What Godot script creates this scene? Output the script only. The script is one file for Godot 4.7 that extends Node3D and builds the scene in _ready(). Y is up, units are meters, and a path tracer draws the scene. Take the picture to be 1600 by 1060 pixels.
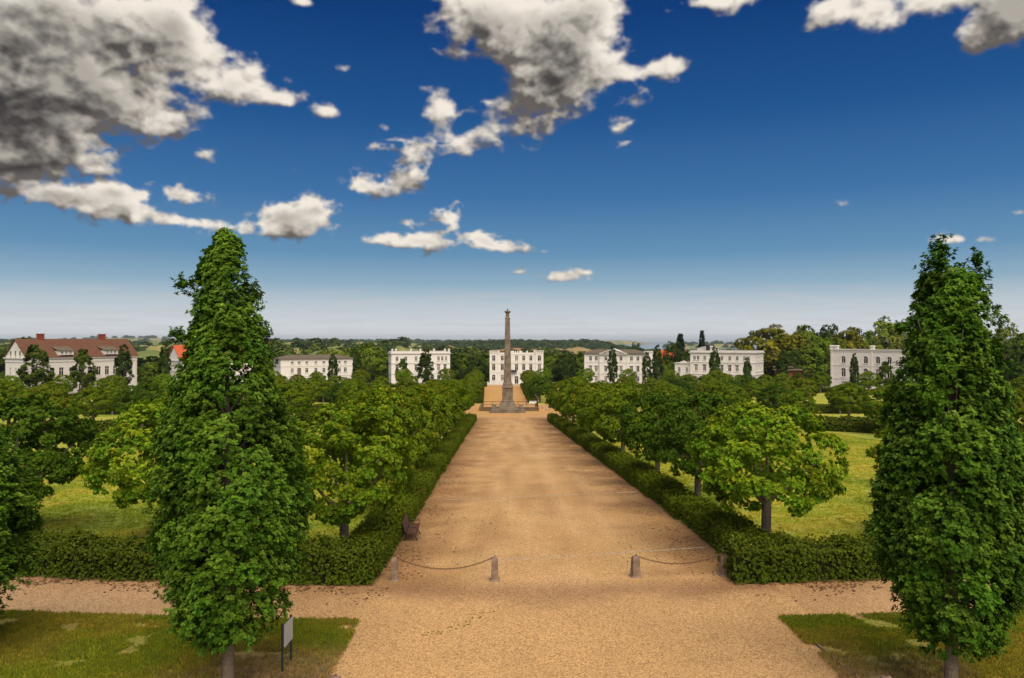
extends Node3D

# ---------------------------------------------------------------- mesh builder
class Shape:
	var V := PackedVector3Array()
	var C := PackedColorArray()
	var I := PackedInt32Array()
	var col := Color(1, 1, 1)

	func tri(a: Vector3, b: Vector3, c: Vector3) -> void:
		var i := V.size()
		V.append(a); V.append(b); V.append(c)
		C.append(col); C.append(col); C.append(col)
		I.append(i); I.append(i + 1); I.append(i + 2)

	func quad(a: Vector3, b: Vector3, c: Vector3, d: Vector3) -> void:
		var i := V.size()
		V.append(a); V.append(b); V.append(c); V.append(d)
		for k in 4: C.append(col)
		I.append(i); I.append(i + 1); I.append(i + 2)
		I.append(i); I.append(i + 2); I.append(i + 3)

	func box(c: Vector3, s: Vector3, b := Basis()) -> void:
		var h := s * 0.5
		var p: Array[Vector3] = []
		for k in 8:
			p.append(c + b * Vector3(h.x if k & 1 else -h.x, h.y if k & 2 else -h.y, h.z if k & 4 else -h.z))
		quad(p[4], p[6], p[7], p[5]); quad(p[1], p[3], p[2], p[0])
		quad(p[5], p[7], p[3], p[1]); quad(p[0], p[2], p[6], p[4])
		quad(p[6], p[2], p[3], p[7]); quad(p[0], p[4], p[5], p[1])

	# box with its four vertical edges and its top edges chamfered
	func soft_box(c: Vector3, s: Vector3, e: float, b := Basis()) -> void:
		var rings := [[-s.y / 2, 0.0], [s.y / 2 - e, 0.0], [s.y / 2, e]]
		var prev: Array[Vector3] = []
		for r in rings:
			var hx: float = s.x / 2 - r[1]
			var hz: float = s.z / 2 - r[1]
			var now: Array[Vector3] = []
			for q in [[hx - e, hz], [hx, hz - e], [hx, -hz + e], [hx - e, -hz], [-hx + e, -hz], [-hx, -hz + e], [-hx, hz - e], [-hx + e, hz]]:
				now.append(c + b * Vector3(q[0], r[0], q[1]))
			if prev.size():
				for k in 8:
					quad(prev[k], now[k], now[(k + 1) % 8], prev[(k + 1) % 8])
			prev = now
		for k in range(1, 7): tri(prev[0], prev[k + 1], prev[k])

	func tube(p: Array, r: Array, n: int, cap := false) -> void:
		var base := V.size()
		for j in p.size():
			var t: Vector3 = (p[mini(j + 1, p.size() - 1)] - p[maxi(j - 1, 0)])
			t = t.normalized()
			var s := t.cross(Vector3(0.31, 0.12, 0.94)).normalized()
			var u := s.cross(t)
			for k in n:
				var a := TAU * k / n
				V.append(p[j] + (s * cos(a) + u * sin(a)) * float(r[j]))
				C.append(col)
		for j in p.size() - 1:
			for k in n:
				var a := base + j * n + k
				var b := base + j * n + (k + 1) % n
				I.append(a); I.append(a + n); I.append(b)
				I.append(b); I.append(a + n); I.append(b + n)
		if cap:
			for e in [0, p.size() - 1]:
				for k in range(1, n - 1):
					I.append(base + e * n); I.append(base + e * n + k); I.append(base + e * n + k + 1)

	# profile of [radius, height], n sides; square plan when n == 4 (radius is the half width), 8 gives a chamfered square
	func lathe(prof: Array, n: int, at := Vector3.ZERO, cut := 0.0) -> void:
		var prev: Array[Vector3] = []
		for pr in prof:
			var now: Array[Vector3] = []
			var r: float = pr[0]
			if n == 4:
				for q in [[1, 1], [1, -1], [-1, -1], [-1, 1]]: now.append(at + Vector3(q[0] * r, pr[1], q[1] * r))
			elif cut > 0.0:
				var e := r * cut
				for q in [[r - e, r], [r, r - e], [r, -r + e], [r - e, -r], [-r + e, -r], [-r, -r + e], [-r, r - e], [-r + e, r]]: now.append(at + Vector3(q[0], pr[1], q[1]))
			else:
				for k in n: now.append(at + Vector3(sin(TAU * k / n) * r, pr[1], cos(TAU * k / n) * r))
			if prev.size():
				for k in now.size(): quad(prev[k], now[k], now[(k + 1) % now.size()], prev[(k + 1) % now.size()])
			prev = now
		for k in range(1, prev.size() - 1): tri(prev[0], prev[k + 1], prev[k])

	func leaf(b: Vector3, d: Vector3, s: Vector3, l: float, w: float, c: Color) -> void:
		var u := s.cross(d)
		var i := V.size()
		var m := b + d * (l * 0.5) + u * (w * 0.35)
		V.append(b); V.append(m + s * w); V.append(b + d * l - u * (l * 0.12)); V.append(m - s * w)
		C.append(c); C.append(c); C.append(c); C.append(c)
		I.append(i); I.append(i + 1); I.append(i + 2)
		I.append(i); I.append(i + 2); I.append(i + 3)

	func sprig(p: Vector3, ax: Vector3, n: int, l: float, w: float, c: Color, rg: RandomNumberGenerator) -> void:
		var b1 := ax.cross(Vector3(0.9, 0.2, 0.37)).normalized()
		var b2 := ax.cross(b1)
		var a0 := rg.randf() * TAU
		for k in n:
			var a := a0 + k * 2.4 + rg.randf() * 0.7
			var d := (ax * (0.15 + rg.randf() * 0.75) + b1 * cos(a) + b2 * sin(a)).normalized()
			var s := d.cross(ax)
			s = (s + b1 * rg.randf_range(-0.5, 0.5)).normalized()
			var q := rg.randf_range(0.72, 1.28)
			var z := rg.randf_range(0.75, 1.2)
			leaf(p + ax * (l * rg.randf() * 1.2), d, s, l * z, w * z, Color(c.r * q, c.g * q, c.b * q))

	func mesh(smooth := false) -> ArrayMesh:
		var a := []
		a.resize(Mesh.ARRAY_MAX)
		a[Mesh.ARRAY_VERTEX] = V; a[Mesh.ARRAY_COLOR] = C; a[Mesh.ARRAY_INDEX] = I
		var m := ArrayMesh.new()
		if smooth:
			var N := PackedVector3Array()
			N.resize(V.size())
			for t in range(0, I.size(), 3):
				var n := (V[I[t + 2]] - V[I[t]]).cross(V[I[t + 1]] - V[I[t]])
				N[I[t]] += n; N[I[t + 1]] += n; N[I[t + 2]] += n
			for k in N.size(): N[k] = N[k].normalized()
			a[Mesh.ARRAY_NORMAL] = N
		m.add_surface_from_arrays(Mesh.PRIMITIVE_TRIANGLES, a)
		return m

const F := 1200.0
const ORD := ["first", "second", "third", "fourth", "fifth", "sixth", "seventh", "eighth", "ninth", "tenth", "eleventh", "twelfth", "thirteenth", "fourteenth", "fifteenth", "sixteenth"]
const OX := -0.9
const OZ := -156.0
const TURN := 0.021
var rng := RandomNumberGenerator.new()
var M := {}
var taken := {}
var noise := FastNoiseLite.new()
var wins := {}

# ---------------------------------------------------------------- naming
func numbered(n: String) -> String:
	var k: int = taken.get(n, 0)
	taken[n] = k + 1
	return n if k == 0 else "%s_%03d" % [n, k]

func tag(o: Node, label: String, category := "", group := "", kind := "") -> Node:
	if label: o.set_meta("label", label)
	if category: o.set_meta("category", category)
	if group: o.set_meta("group", group)
	if kind: o.set_meta("kind", kind)
	return o

func thing(called: String, label: String, category: String, at := Vector3.ZERO, turn := 0.0, group := "") -> Node3D:
	var o := Node3D.new()
	o.name = numbered(called)
	add_child(o)
	o.position = at
	o.rotation.y = turn
	tag(o, label, category, group)
	return o

func put(called: String, m: Mesh, mat: Material, parent: Node = null, at := Vector3.ZERO) -> MeshInstance3D:
	var o := MeshInstance3D.new()
	o.mesh = m
	o.material_override = mat
	o.position = at
	if parent == null:
		o.name = numbered(called)
		add_child(o)
	else:
		var k := 0
		var nm := called
		while parent.has_node(NodePath(nm)):
			k += 1
			nm = "%s_%03d" % [called, k]
		o.name = nm
		parent.add_child(o, true)
	return o

func copies(called: String, m: Mesh, mat: Material, where: Array, tints: Array = [], parent: Node = null) -> MultiMeshInstance3D:
	var mm := MultiMesh.new()
	mm.transform_format = MultiMesh.TRANSFORM_3D
	mm.use_colors = tints.size() > 0
	mm.mesh = m
	mm.instance_count = where.size()
	for k in where.size():
		mm.set_instance_transform(k, where[k])
		if tints.size(): mm.set_instance_color(k, tints[k])
	var o := MultiMeshInstance3D.new()
	o.multimesh = mm
	o.material_override = mat
	o.name = called if parent else numbered(called)
	(parent if parent else self).add_child(o, true)
	return o

# ---------------------------------------------------------------- the lie of the land
func sp(t: float, w := 6.0) -> float:
	return (t + sqrt(t * t + w * w)) * 0.5

func ground(x: float, z: float) -> float:
	var d := -z
	return -(0.0471 * sp(d - 28.7) - 0.0264 * sp(d - 156.0)) + 0.06

func on(x: float, z: float, up := 0.0) -> Vector3:
	return Vector3(x, ground(x, z) + up, z)

func polar(r: float, phi: float) -> Vector2:
	return Vector2(OX + r * sin(phi + TURN), OZ + r * cos(phi + TURN))

# [photo column, distance, height of the ground, half width in columns, half depth]
var hills := [[-40.0, 3000.0, 0.0, 90.0, 500.0], [200.0, 7000.0, 17.0, 170.0, 900.0], [560.0, 5200.0, -11.0, 260.0, 700.0], [850.0, 2750.0, -9.5, 190.0, 650.0], [960.0, 8800.0, -8.0, 75.0, 700.0], [1105.0, 4900.0, -21.0, 90.0, 380.0], [1500.0, 5000.0, -14.0, 260.0, 700.0]]

func land(x: float, z: float) -> float:
	var d := maxf(-z, 1.0)
	var rho := sqrt(x * x + z * z)
	var near := ground(x, z) - 0.16
	if rho < 330.0 or z > 0.0:
		return near if z < 0.0 else ground(x, 0) - 0.16
	var px := 800.0 + F * x / d
	var far := -24.0 + noise.get_noise_2d(x * 0.12, z * 0.12) * (16.0 + 14.0 * smoothstep(800.0, 500.0, px)) - 8.0 * smoothstep(2500.0, 6000.0, rho)
	if px > 880.0:
		far = lerpf(far, -47.0 + noise.get_noise_2d(x * 0.1, z * 0.1) * 3.0, smoothstep(920.0, 990.0, px) * smoothstep(700.0, 1300.0, d))
		var sea := smoothstep(900.0, 990.0, px + noise.get_noise_2d(x * 0.05, z * 0.05) * 40.0) * smoothstep(3200.0, 3700.0, d + noise.get_noise_2d(x * 0.1, z * 0.1) * 300.0)
		far = lerpf(far, -58.0, sea)
	for h in hills:
		var a := clampf(1.0 - absf(px - h[0]) / h[3], 0.0, 1.0)
		var b := clampf(1.0 - absf(d - h[1]) / h[4], 0.0, 1.0)
		var s := smoothstep(0.0, 0.75, a) * smoothstep(0.0, 0.9, b)
		far = lerpf(far, h[2] + noise.get_noise_2d(x * 0.1, z * 0.1) * 3.0, s)
	return lerpf(near, far, smoothstep(340.0, 800.0, rho))

# a sheet between two angles that may change with the radius
func sheet(called: String, mat: Material, r0: float, r1: float, nr: int, na: int, lo: Callable, hi: Callable, up: float, paint: Callable, skirt := 0.0) -> MeshInstance3D:
	var s := Shape.new()
	for j in nr + 1:
		var r := lerpf(r0, r1, float(j) / nr)
		var a: float = lo.call(r)
		var b: float = hi.call(r)
		for k in na + 1:
			var p := polar(r, lerpf(a, b, float(k) / na))
			s.V.append(on(p.x, p.y, up))
			s.C.append(paint.call(p.x, p.y))
	for j in nr:
		for k in na:
			var i := j * (na + 1) + k
			s.I.append_array([i, i + 1, i + na + 1, i + 1, i + na + 2, i + na + 1])
	if skirt > 0.0:
		var rim := []
		for k in na + 1: rim.append(k)
		for j in range(1, nr + 1): rim.append(j * (na + 1) + na)
		for k in range(na - 1, -1, -1): rim.append(nr * (na + 1) + k)
		for j in range(nr - 1, -1, -1): rim.append(j * (na + 1))
		for k in rim.size() - 1:
			s.col = s.C[rim[k]]
			var a := s.V[rim[k]]
			var b := s.V[rim[k + 1]]
			s.quad(a, b, b - Vector3(0, skirt, 0), a - Vector3(0, skirt, 0))
	var o := put(called, s.mesh(skirt <= 0.0), mat)
	tag(o, "", "", "", "structure")
	return o

# ---------------------------------------------------------------- materials
func speckle(freq: float, octaves: int, stops: Array, side := 1024, type := FastNoiseLite.TYPE_SIMPLEX, sd := 3) -> NoiseTexture2D:
	var n := FastNoiseLite.new()
	n.noise_type = type
	n.frequency = freq
	n.seed = sd
	n.fractal_octaves = octaves
	n.fractal_gain = 0.6
	var t := NoiseTexture2D.new()
	t.width = side
	t.height = side
	t.seamless = true
	t.noise = n
	if stops.size():
		var g := Gradient.new()
		var off := PackedFloat32Array()
		var cl := PackedColorArray()
		for s in stops:
			off.append(s[0])
			cl.append(Color(s[1], s[2], s[3]).linear_to_srgb())
		g.offsets = off
		g.colors = cl
		t.color_ramp = g
	return t

func mat(called: String, c: Color, rough := 0.85, vertex := false) -> StandardMaterial3D:
	var m := StandardMaterial3D.new()
	m.resource_name = called
	m.albedo_color = c.linear_to_srgb()
	m.roughness = rough
	m.vertex_color_use_as_albedo = vertex
	m.cull_mode = BaseMaterial3D.CULL_DISABLED
	M[called] = m
	return m

func relief(m: StandardMaterial3D, tex: Texture2D, cm: float) -> void:
	m.heightmap_enabled = true
	m.heightmap_texture = tex
	m.heightmap_scale = cm

func tile(m: StandardMaterial3D, tex: Texture2D, size: float, over: Texture2D = null, over_size := 1.0, world := true) -> void:
	m.albedo_texture = tex
	m.uv1_triplanar = true
	m.uv1_world_triplanar = world
	m.uv1_scale = Vector3.ONE / size
	if over:
		m.detail_enabled = true
		m.detail_albedo = over
		m.detail_blend_mode = BaseMaterial3D.BLEND_MODE_MUL
		m.detail_uv_layer = BaseMaterial3D.DETAIL_UV_2
		m.uv2_triplanar = true
		m.uv2_world_triplanar = world
		m.uv2_scale = Vector3.ONE / over_size

func leafy(called: String, through: float) -> StandardMaterial3D:
	var m := mat(called, Color(1, 1, 1), 0.6, true)
	m.metallic_specular = 0.22
	m.backlight_enabled = true
	m.backlight = Color(through * 1.5, through * 1.5, through * 0.5)
	return m

func materials() -> void:
	var coarse := speckle(0.011, 4, [[0.0, 0.92, 0.91, 0.89], [0.42, 0.98, 0.98, 0.97], [0.6, 1, 1, 1], [1.0, 1, 1, 1]], 512, FastNoiseLite.TYPE_SIMPLEX, 11)
	var grit := speckle(0.27, 3, [[0.0, 0.2, 0.16, 0.13], [0.34, 0.5, 0.46, 0.42], [0.5, 0.78, 0.76, 0.73], [0.66, 0.97, 0.96, 0.94], [1.0, 1, 1, 1]], 1024, FastNoiseLite.TYPE_VALUE)
	var m := mat("gravel", Color(1, 1, 1), 0.95, true)
	tile(m, grit, 8.5, coarse, 31.0)
	relief(m, grit, 0.3)
	var turf := speckle(0.2, 4, [[0.0, 0.3, 0.34, 0.25], [0.36, 0.6, 0.64, 0.5], [0.55, 0.95, 0.95, 0.85], [0.75, 1, 1, 0.9], [1.0, 1, 0.9, 0.6]], 1024, FastNoiseLite.TYPE_VALUE, 5)
	m = mat("lawn", Color(1, 1, 1), 0.95, true)
	tile(m, turf, 11.0, coarse, 37.0)
	relief(m, turf, 2.0)
	m = mat("land", Color(1, 1, 1), 0.95, true)
	leafy("grass_blade", 0.5)
	leafy("maple_leaf", 0.5)
	leafy("oak_leaf", 0.4)
	leafy("hedge_leaf", 0.4)
	leafy("wood_leaf", 0.35)
	var bark := speckle(0.05, 4, [[0.0, 0.3, 0.28, 0.26], [0.5, 0.75, 0.72, 0.68], [1.0, 1, 1, 1]], 256, FastNoiseLite.TYPE_SIMPLEX, 8)
	m = mat("bark", Color(0.25, 0.21, 0.17), 0.95)
	tile(m, bark, 0.7, null, 1.0, false)
	m.uv1_scale = Vector3(2.2, 0.55, 2.2)
	relief(m, bark, 2.0)
	var plaster := speckle(0.02, 4, [[0.0, 0.8, 0.78, 0.75], [0.45, 0.96, 0.955, 0.94], [1.0, 1, 1, 1]], 512, FastNoiseLite.TYPE_SIMPLEX, 9)
	m = mat("plaster", Color(0.82, 0.81, 0.81), 0.9)
	tile(m, plaster, 9.0)
	m = mat("old_plaster", Color(0.66, 0.61, 0.55), 0.9)
	tile(m, plaster, 6.0)
	m = mat("trim", Color(0.74, 0.72, 0.7), 0.85)
	tile(m, plaster, 5.0)
	mat("frame", Color(0.68, 0.67, 0.65), 0.6)
	m = mat("pane", Color(0.035, 0.04, 0.05), 0.08)
	mat("curtain_pane", Color(0.2, 0.19, 0.175), 0.2)
	m = mat("dark_pane", Color(0.012, 0.012, 0.014), 0.15)
	mat("red_frame", Color(0.2, 0.045, 0.035), 0.6)
	var tiles := speckle(0.06, 3, [[0.0, 0.5, 0.45, 0.4], [0.5, 0.85, 0.8, 0.75], [1.0, 1, 1, 1]], 512, FastNoiseLite.TYPE_VALUE, 4)
	m = mat("brown_tile", Color(0.165, 0.078, 0.048), 0.9); tile(m, tiles, 12.0); relief(m, tiles, 3.0)
	m = mat("orange_tile", Color(0.62, 0.13, 0.05), 0.9); tile(m, tiles, 12.0); relief(m, tiles, 3.0)
	m = mat("grey_roof", Color(0.17, 0.145, 0.115), 0.9); tile(m, tiles, 10.0)
	m = mat("brick", Color(0.3, 0.07, 0.035), 0.9); tile(m, tiles, 4.0)
	var stain := speckle(0.018, 5, [[0.0, 0.5, 0.47, 0.43], [0.42, 0.76, 0.72, 0.66], [0.62, 1, 0.97, 0.9], [1.0, 1, 1, 0.97]], 512, FastNoiseLite.TYPE_SIMPLEX, 21)
	m = mat("obelisk_stone", Color(0.2, 0.17, 0.14), 0.92); tile(m, stain, 16.0, null, 1.0, false)
	m = mat("wall_stone", Color(0.2, 0.155, 0.085), 0.92, true); tile(m, stain, 3.0); relief(m, stain, 3.0)
	m = mat("granite", Color(0.27, 0.2, 0.16), 0.9); tile(m, stain, 5.0, null, 1.0, false); relief(m, stain, 1.0)
	mat("white_stone", Color(0.42, 0.35, 0.27), 0.9, true)
	mat("rust", Color(0.1, 0.055, 0.035), 0.7)
	mat("iron", Color(0.025, 0.025, 0.028), 0.6)
	m = mat("board_white", Color(0.5, 0.5, 0.52), 0.6)
	m = mat("bench_wood", Color(0.14, 0.06, 0.045), 0.7); tile(m, bark, 0.4, null, 1.0, false)
	mat("white_paint", Color(0.75, 0.74, 0.72), 0.5)
	mat("blue_post", Color(0.03, 0.04, 0.06), 0.4)
	m = mat("car_red", Color(0.42, 0.012, 0.02), 0.3); m.clearcoat_enabled = true
	m = mat("car_dark", Color(0.02, 0.025, 0.04), 0.3); m.clearcoat_enabled = true
	mat("tyre", Color(0.015, 0.015, 0.015), 0.9)
	mat("lamp_glass", Color(0.7, 0.7, 0.7), 0.2)
	mat("litter", Color(1, 1, 1), 0.9, true)
	m = mat("sea", Color(0.05, 0.12, 0.2), 0.12)

# ---------------------------------------------------------------- sky
func sky_color(el: float, az: float) -> Color:
	# colour of clear air by height above the horizon (radians), as light per direction
	var st := [[0.0, 0.74, 0.76, 0.78], [0.022, 0.64, 0.68, 0.715], [0.045, 0.49, 0.575, 0.635], [0.07, 0.28, 0.43, 0.55], [0.11, 0.125, 0.285, 0.465], [0.18, 0.05, 0.17, 0.385], [0.28, 0.014, 0.09, 0.275], [0.40, 0.004, 0.045, 0.19], [0.7, 0.003, 0.035, 0.16], [1.6, 0.003, 0.03, 0.14]]
	for k in st.size() - 1:
		if el <= st[k + 1][0]:
			var t: float = clampf((el - st[k][0]) / (st[k + 1][0] - st[k][0]), 0, 1)
			return Color(lerpf(st[k][1], st[k + 1][1], t), lerpf(st[k][2], st[k + 1][2], t), lerpf(st[k][3], st[k + 1][3], t))
	return Color(0.003, 0.03, 0.14)

# clouds as soft ellipses: azimuth, height, half sizes (radians), weight
func cloud_patch(img: Image, x0: int, y0: int, w: int, h: int, full_w: int, full_h: int, puffs: Array, gain: float, feather: int) -> void:
	var D := PackedFloat32Array()
	D.resize(w * h)
	var T := D.duplicate()
	var per := full_w / TAU
	for p in puffs:
		var cx: float = p[0] * per
		var cy: float = full_h * 0.5 - p[1] * per
		var rx: float = p[2] * per
		var ry: float = p[3] * per
		for yy in range(maxi(0, int(cy - ry * 1.6) - y0), mini(h, int(cy + ry * 1.6) - y0 + 1)):
			var dy := (yy + y0 + 0.5 - cy) / ry
			if dy > 0: dy *= 1.4
			for xx in range(int(cx - rx * 1.6) - x0, int(cx + rx * 1.6) - x0 + 1):
				if xx < 0 or xx >= w: continue
				var dx := (xx + x0 + 0.5 - cx) / rx
				var q := dx * dx + dy * dy
				if q < 2.5:
					var v: float = p[4] * exp(-q * 1.15)
					var i := yy * w + xx
					T[i] += v * dy
					D[i] = D[i] + v * (1.0 - 0.45 * minf(D[i], 1.4))
	var n1 := FastNoiseLite.new()
	n1.noise_type = FastNoiseLite.TYPE_SIMPLEX
	n1.fractal_octaves = 7
	n1.fractal_gain = 0.6
	n1.frequency = 8.0
	n1.seed = 7
	var n2 := FastNoiseLite.new()
	n2.noise_type = FastNoiseLite.TYPE_SIMPLEX
	n2.fractal_octaves = 3
	n2.frequency = 2.2
	n2.seed = 19
	var n3 := FastNoiseLite.new()
	n3.noise_type = FastNoiseLite.TYPE_SIMPLEX
	n3.fractal_octaves = 4
	n3.fractal_gain = 0.55
	n3.frequency = 11.0
	n3.seed = 23
	var el := PackedFloat32Array()
	for yy in h: el.append((full_h * 0.5 - (yy + y0 + 0.5)) / per)
	var B := D.duplicate()
	for yy in h:
		var e := el[yy]
		for xx in w:
			var i := yy * w + xx
			if D[i] > 0.02:
				var az := (xx + x0 + 0.5) / per
				var v := Vector3(sin(az) * cos(e), sin(e) * 1.4, -cos(az) * cos(e))
				var low := smoothstep(0.36, 0.14, e)
				var f := n1.get_noise_3dv(v) * (1.0 - 0.75 * low) + n1.get_noise_3dv(v * 2.3) * 0.85 * low
				var g := 1.0 - 2.0 * absf(n3.get_noise_3dv(v * (1.0 + floorf(low + 0.5))))
				T[i] /= maxf(0.2, B[i])
				D[i] = maxf(0.0, B[i] - 0.46 + f * 0.95 + (g - 0.35) * 0.38)
				B[i] = maxf(0.0, B[i] - 0.3 + f * 0.35)
			else:
				D[i] = 0.0
				B[i] = 0.0
	for yy in h:
		var e := el[yy]
		var air := sky_color(e, 0.0)
		for xx in w:
			var c := air
			var az := (xx + x0 + 0.5) / per
			var i := yy * w + xx
			if e < 0.09:
				var band := n2.get_noise_2d(az * 3.0, e * 60.0) * 0.5 + 0.5
				var s := smoothstep(0.4, 0.75, band) * smoothstep(0.0, 0.02, e) * smoothstep(0.075, 0.045, e) * 0.4
				c = c.lerp(Color(0.55, 0.56, 0.58), s)
			var d := D[i]
			if d > 0.0:
				var sum := 0.0
				for k in [10, 20, 32, 46]:
					var ix := xx + int(k * 0.6 * gain)
					var iy := yy - int(k * 0.8 * gain)
					sum += B[i] - (B[iy * w + ix] if ix < w and iy >= 0 else B[i])
				var lit := 0.5 + 0.24 * sum
				var v := Vector3(sin(az) * cos(e), sin(e) * 1.4, -cos(az) * cos(e))
				var v2 := Vector3(sin(az + 0.007) * cos(e), sin(e + 0.009) * 1.4, -cos(az + 0.007) * cos(e))
				var bump := absf(n3.get_noise_3dv(v2)) - absf(n3.get_noise_3dv(v)) + 0.9 * (n1.get_noise_3dv(v) - n1.get_noise_3dv(v2))
				lit = clampf(lit + bump * 1.15 - 0.26 * T[i], 0.0, 1.15)
				var shade := Color(0.13, 0.115, 0.105).lerp(Color(0.8, 0.735, 0.645), lit)
				shade = shade.lerp(Color(0.04, 0.037, 0.038), smoothstep(0.68, 1.3, B[i]) * 0.92 * (1.0 - lit * 0.35))
				c = c.lerp(shade, pow(smoothstep(0.0, 0.55, d), 0.85))
			var px := posmod(xx + x0, full_w)
			var py := yy + y0
			var edge := mini(mini(xx, w - 1 - xx), yy if y0 > 0 else 9999)
			if edge < feather:
				c = img.get_pixel(px, py).lerp(c, float(edge) / feather)
			img.set_pixel(px, py, c)

func make_sky() -> Image:
	var puffs := []
	# photo column, row, half width, half height, weight
	for p in [[30, 20, 230, 90, 1.25], [200, 70, 130, 90, 0.9], [270, 45, 50, 55, 0.9], [310, 115, 70, 46, 0.9], [385, 140, 60, 30, 0.95], [440, 158, 36, 14, 0.8], [40, 150, 170, 90, 1.7], [220, 170, 90, 42, 0.9], [260, 205, 40, 22, 0.8], [0, 245, 130, 52, 2.0], [70, 230, 75, 30, 1.5], [90, 120, 120, 70, 0.8],
		[120, 312, 95, 24, 1.15], [190, 330, 62, 28, 1.1], [75, 305, 50, 14, 0.9], [285, 308, 46, 17, 0.95], [155, 262, 28, 13, 0.8], [315, 245, 24, 12, 0.6], [180, 300, 40, 14, 0.9],
		[465, 350, 80, 26, 1.1], [500, 328, 38, 22, 1.0], [440, 335, 40, 20, 0.9], [395, 362, 70, 14, 0.8], [320, 350, 60, 11, 0.8], [270, 345, 26, 9, 0.7],
		[565, 290, 30, 22, 1.0], [595, 300, 30, 18, 0.8], [650, 240, 42, 46, 1.05], [690, 175, 26, 40, 0.95], [640, 282, 32, 22, 0.9], [728, 228, 42, 26, 0.85], [770, 195, 38, 32, 0.85],
		[800, 45, 110, 62, 1.15], [890, 85, 85, 80, 1.1], [735, 35, 50, 50, 0.95], [860, 165, 70, 44, 1.0], [955, 120, 50, 36, 0.95], [1035, 108, 58, 18, 1.0], [970, 195, 26, 32, 0.85], [702, 88, 34, 18, 0.75], [830, 205, 40, 26, 0.8], [920, 20, 70, 40, 0.95], [855, 115, 80, 55, 0.8], [1000, 160, 30, 14, 0.6],
		[595, 374, 34, 13, 0.85], [648, 382, 36, 18, 0.95], [703, 350, 22, 24, 0.95], [685, 378, 50, 15, 0.95], [745, 372, 26, 12, 0.8], [795, 388, 58, 12, 1.0], [762, 380, 24, 14, 0.9], [640, 350, 24, 10, 0.7],
		[872, 433, 34, 10, 1.05], [912, 427, 16, 5, 0.75], [1115, 4, 80, 18, 0.85], [1310, 12, 60, 28, 0.85], [1380, 30, 60, 30, 0.8], [1450, 0, 100, 30, 1.1], [1555, 35, 70, 44, 1.35], [1610, 0, 90, 60, 1.6], [1530, 70, 40, 22, 0.8],
		[1495, 374, 52, 11, 1.0], [1550, 376, 24, 6, 0.7], [1592, 333, 18, 6, 0.85], [540, 107, 20, 10, 0.85], [506, 175, 22, 12, 0.7], [808, 425, 16, 5, 0.6], [470, 3, 25, 8, 0.7], [585, 230, 22, 10, 0.55], [460, 265, 12, 6, 0.6], [1320, 320, 14, 6, 0.5]]:
		var u: float = (p[0] - 800.0) / F
		var v: float = (530.0 - p[1]) / F
		var az := atan(u)
		puffs.append([az, atan(v * cos(az)), p[2] / F * cos(az) * cos(az), p[3] / F * cos(az), p[4]])
	# the same kind of fair-weather clouds all round and overhead
	var rg := RandomNumberGenerator.new()
	rg.seed = 77
	var more := puffs.duplicate()
	for c in 46:
		var az := rg.randf_range(0.66, TAU - 0.66)
		var el := rg.randf_range(0.1, 1.15) if c % 3 else rg.randf_range(0.12, 0.4)
		var s := rg.randf_range(0.03, 0.1) * (0.5 + el)
		for q in 5:
			var wide := 1.0 / maxf(0.25, cos(el))
			more.append([az + rg.randf_range(-1.6, 1.6) * s * wide, el + rg.randf_range(-0.5, 0.5) * s, s * rg.randf_range(0.6, 1.2) * wide, s * rg.randf_range(0.35, 0.7), rg.randf_range(0.7, 1.2)])
	for c in 8:
		var az := rg.randf_range(-0.6, 0.6)
		var el := rg.randf_range(0.62, 1.2)
		var s := rg.randf_range(0.06, 0.13)
		for q in 5:
			var wide := 1.0 / maxf(0.25, cos(el))
			more.append([az + rg.randf_range(-1.4, 1.4) * s * wide, el + rg.randf_range(-0.5, 0.5) * s, s * wide, s * rg.randf_range(0.4, 0.7), rg.randf_range(0.7, 1.2)])
	for p in more.duplicate():
		more.append([p[0] + TAU, p[1], p[2], p[3], p[4]])
		more.append([p[0] - TAU, p[1], p[2], p[3], p[4]])
	var img := Image.create(1024, 512, false, Image.FORMAT_RGBF)
	img.fill(Color(0.52, 0.565, 0.6))
	cloud_patch(img, 0, 0, 1024, 256, 1024, 512, more, 0.25, 0)
	img.resize(4096, 2048, Image.INTERPOLATE_BILINEAR)
	cloud_patch(img, -520, 640, 1040, 384, 4096, 2048, puffs, 1.0, 30)
	return img

# ---------------------------------------------------------------- trees
func ball(rg: RandomNumberGenerator) -> Vector3:
	while true:
		var v := Vector3(rg.randf_range(-1, 1), rg.randf_range(-1, 1), rg.randf_range(-1, 1))
		if v.length() < 1.0 and v.length() > 0.1: return v.normalized()
	return Vector3.UP

func tint(c: Color, rg: RandomNumberGenerator, warm: float) -> Color:
	var q := rg.randf_range(0.75, 1.25)
	return Color(c.r * q * (1.0 + warm * rg.randf()), c.g * q, c.b * q)

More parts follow.
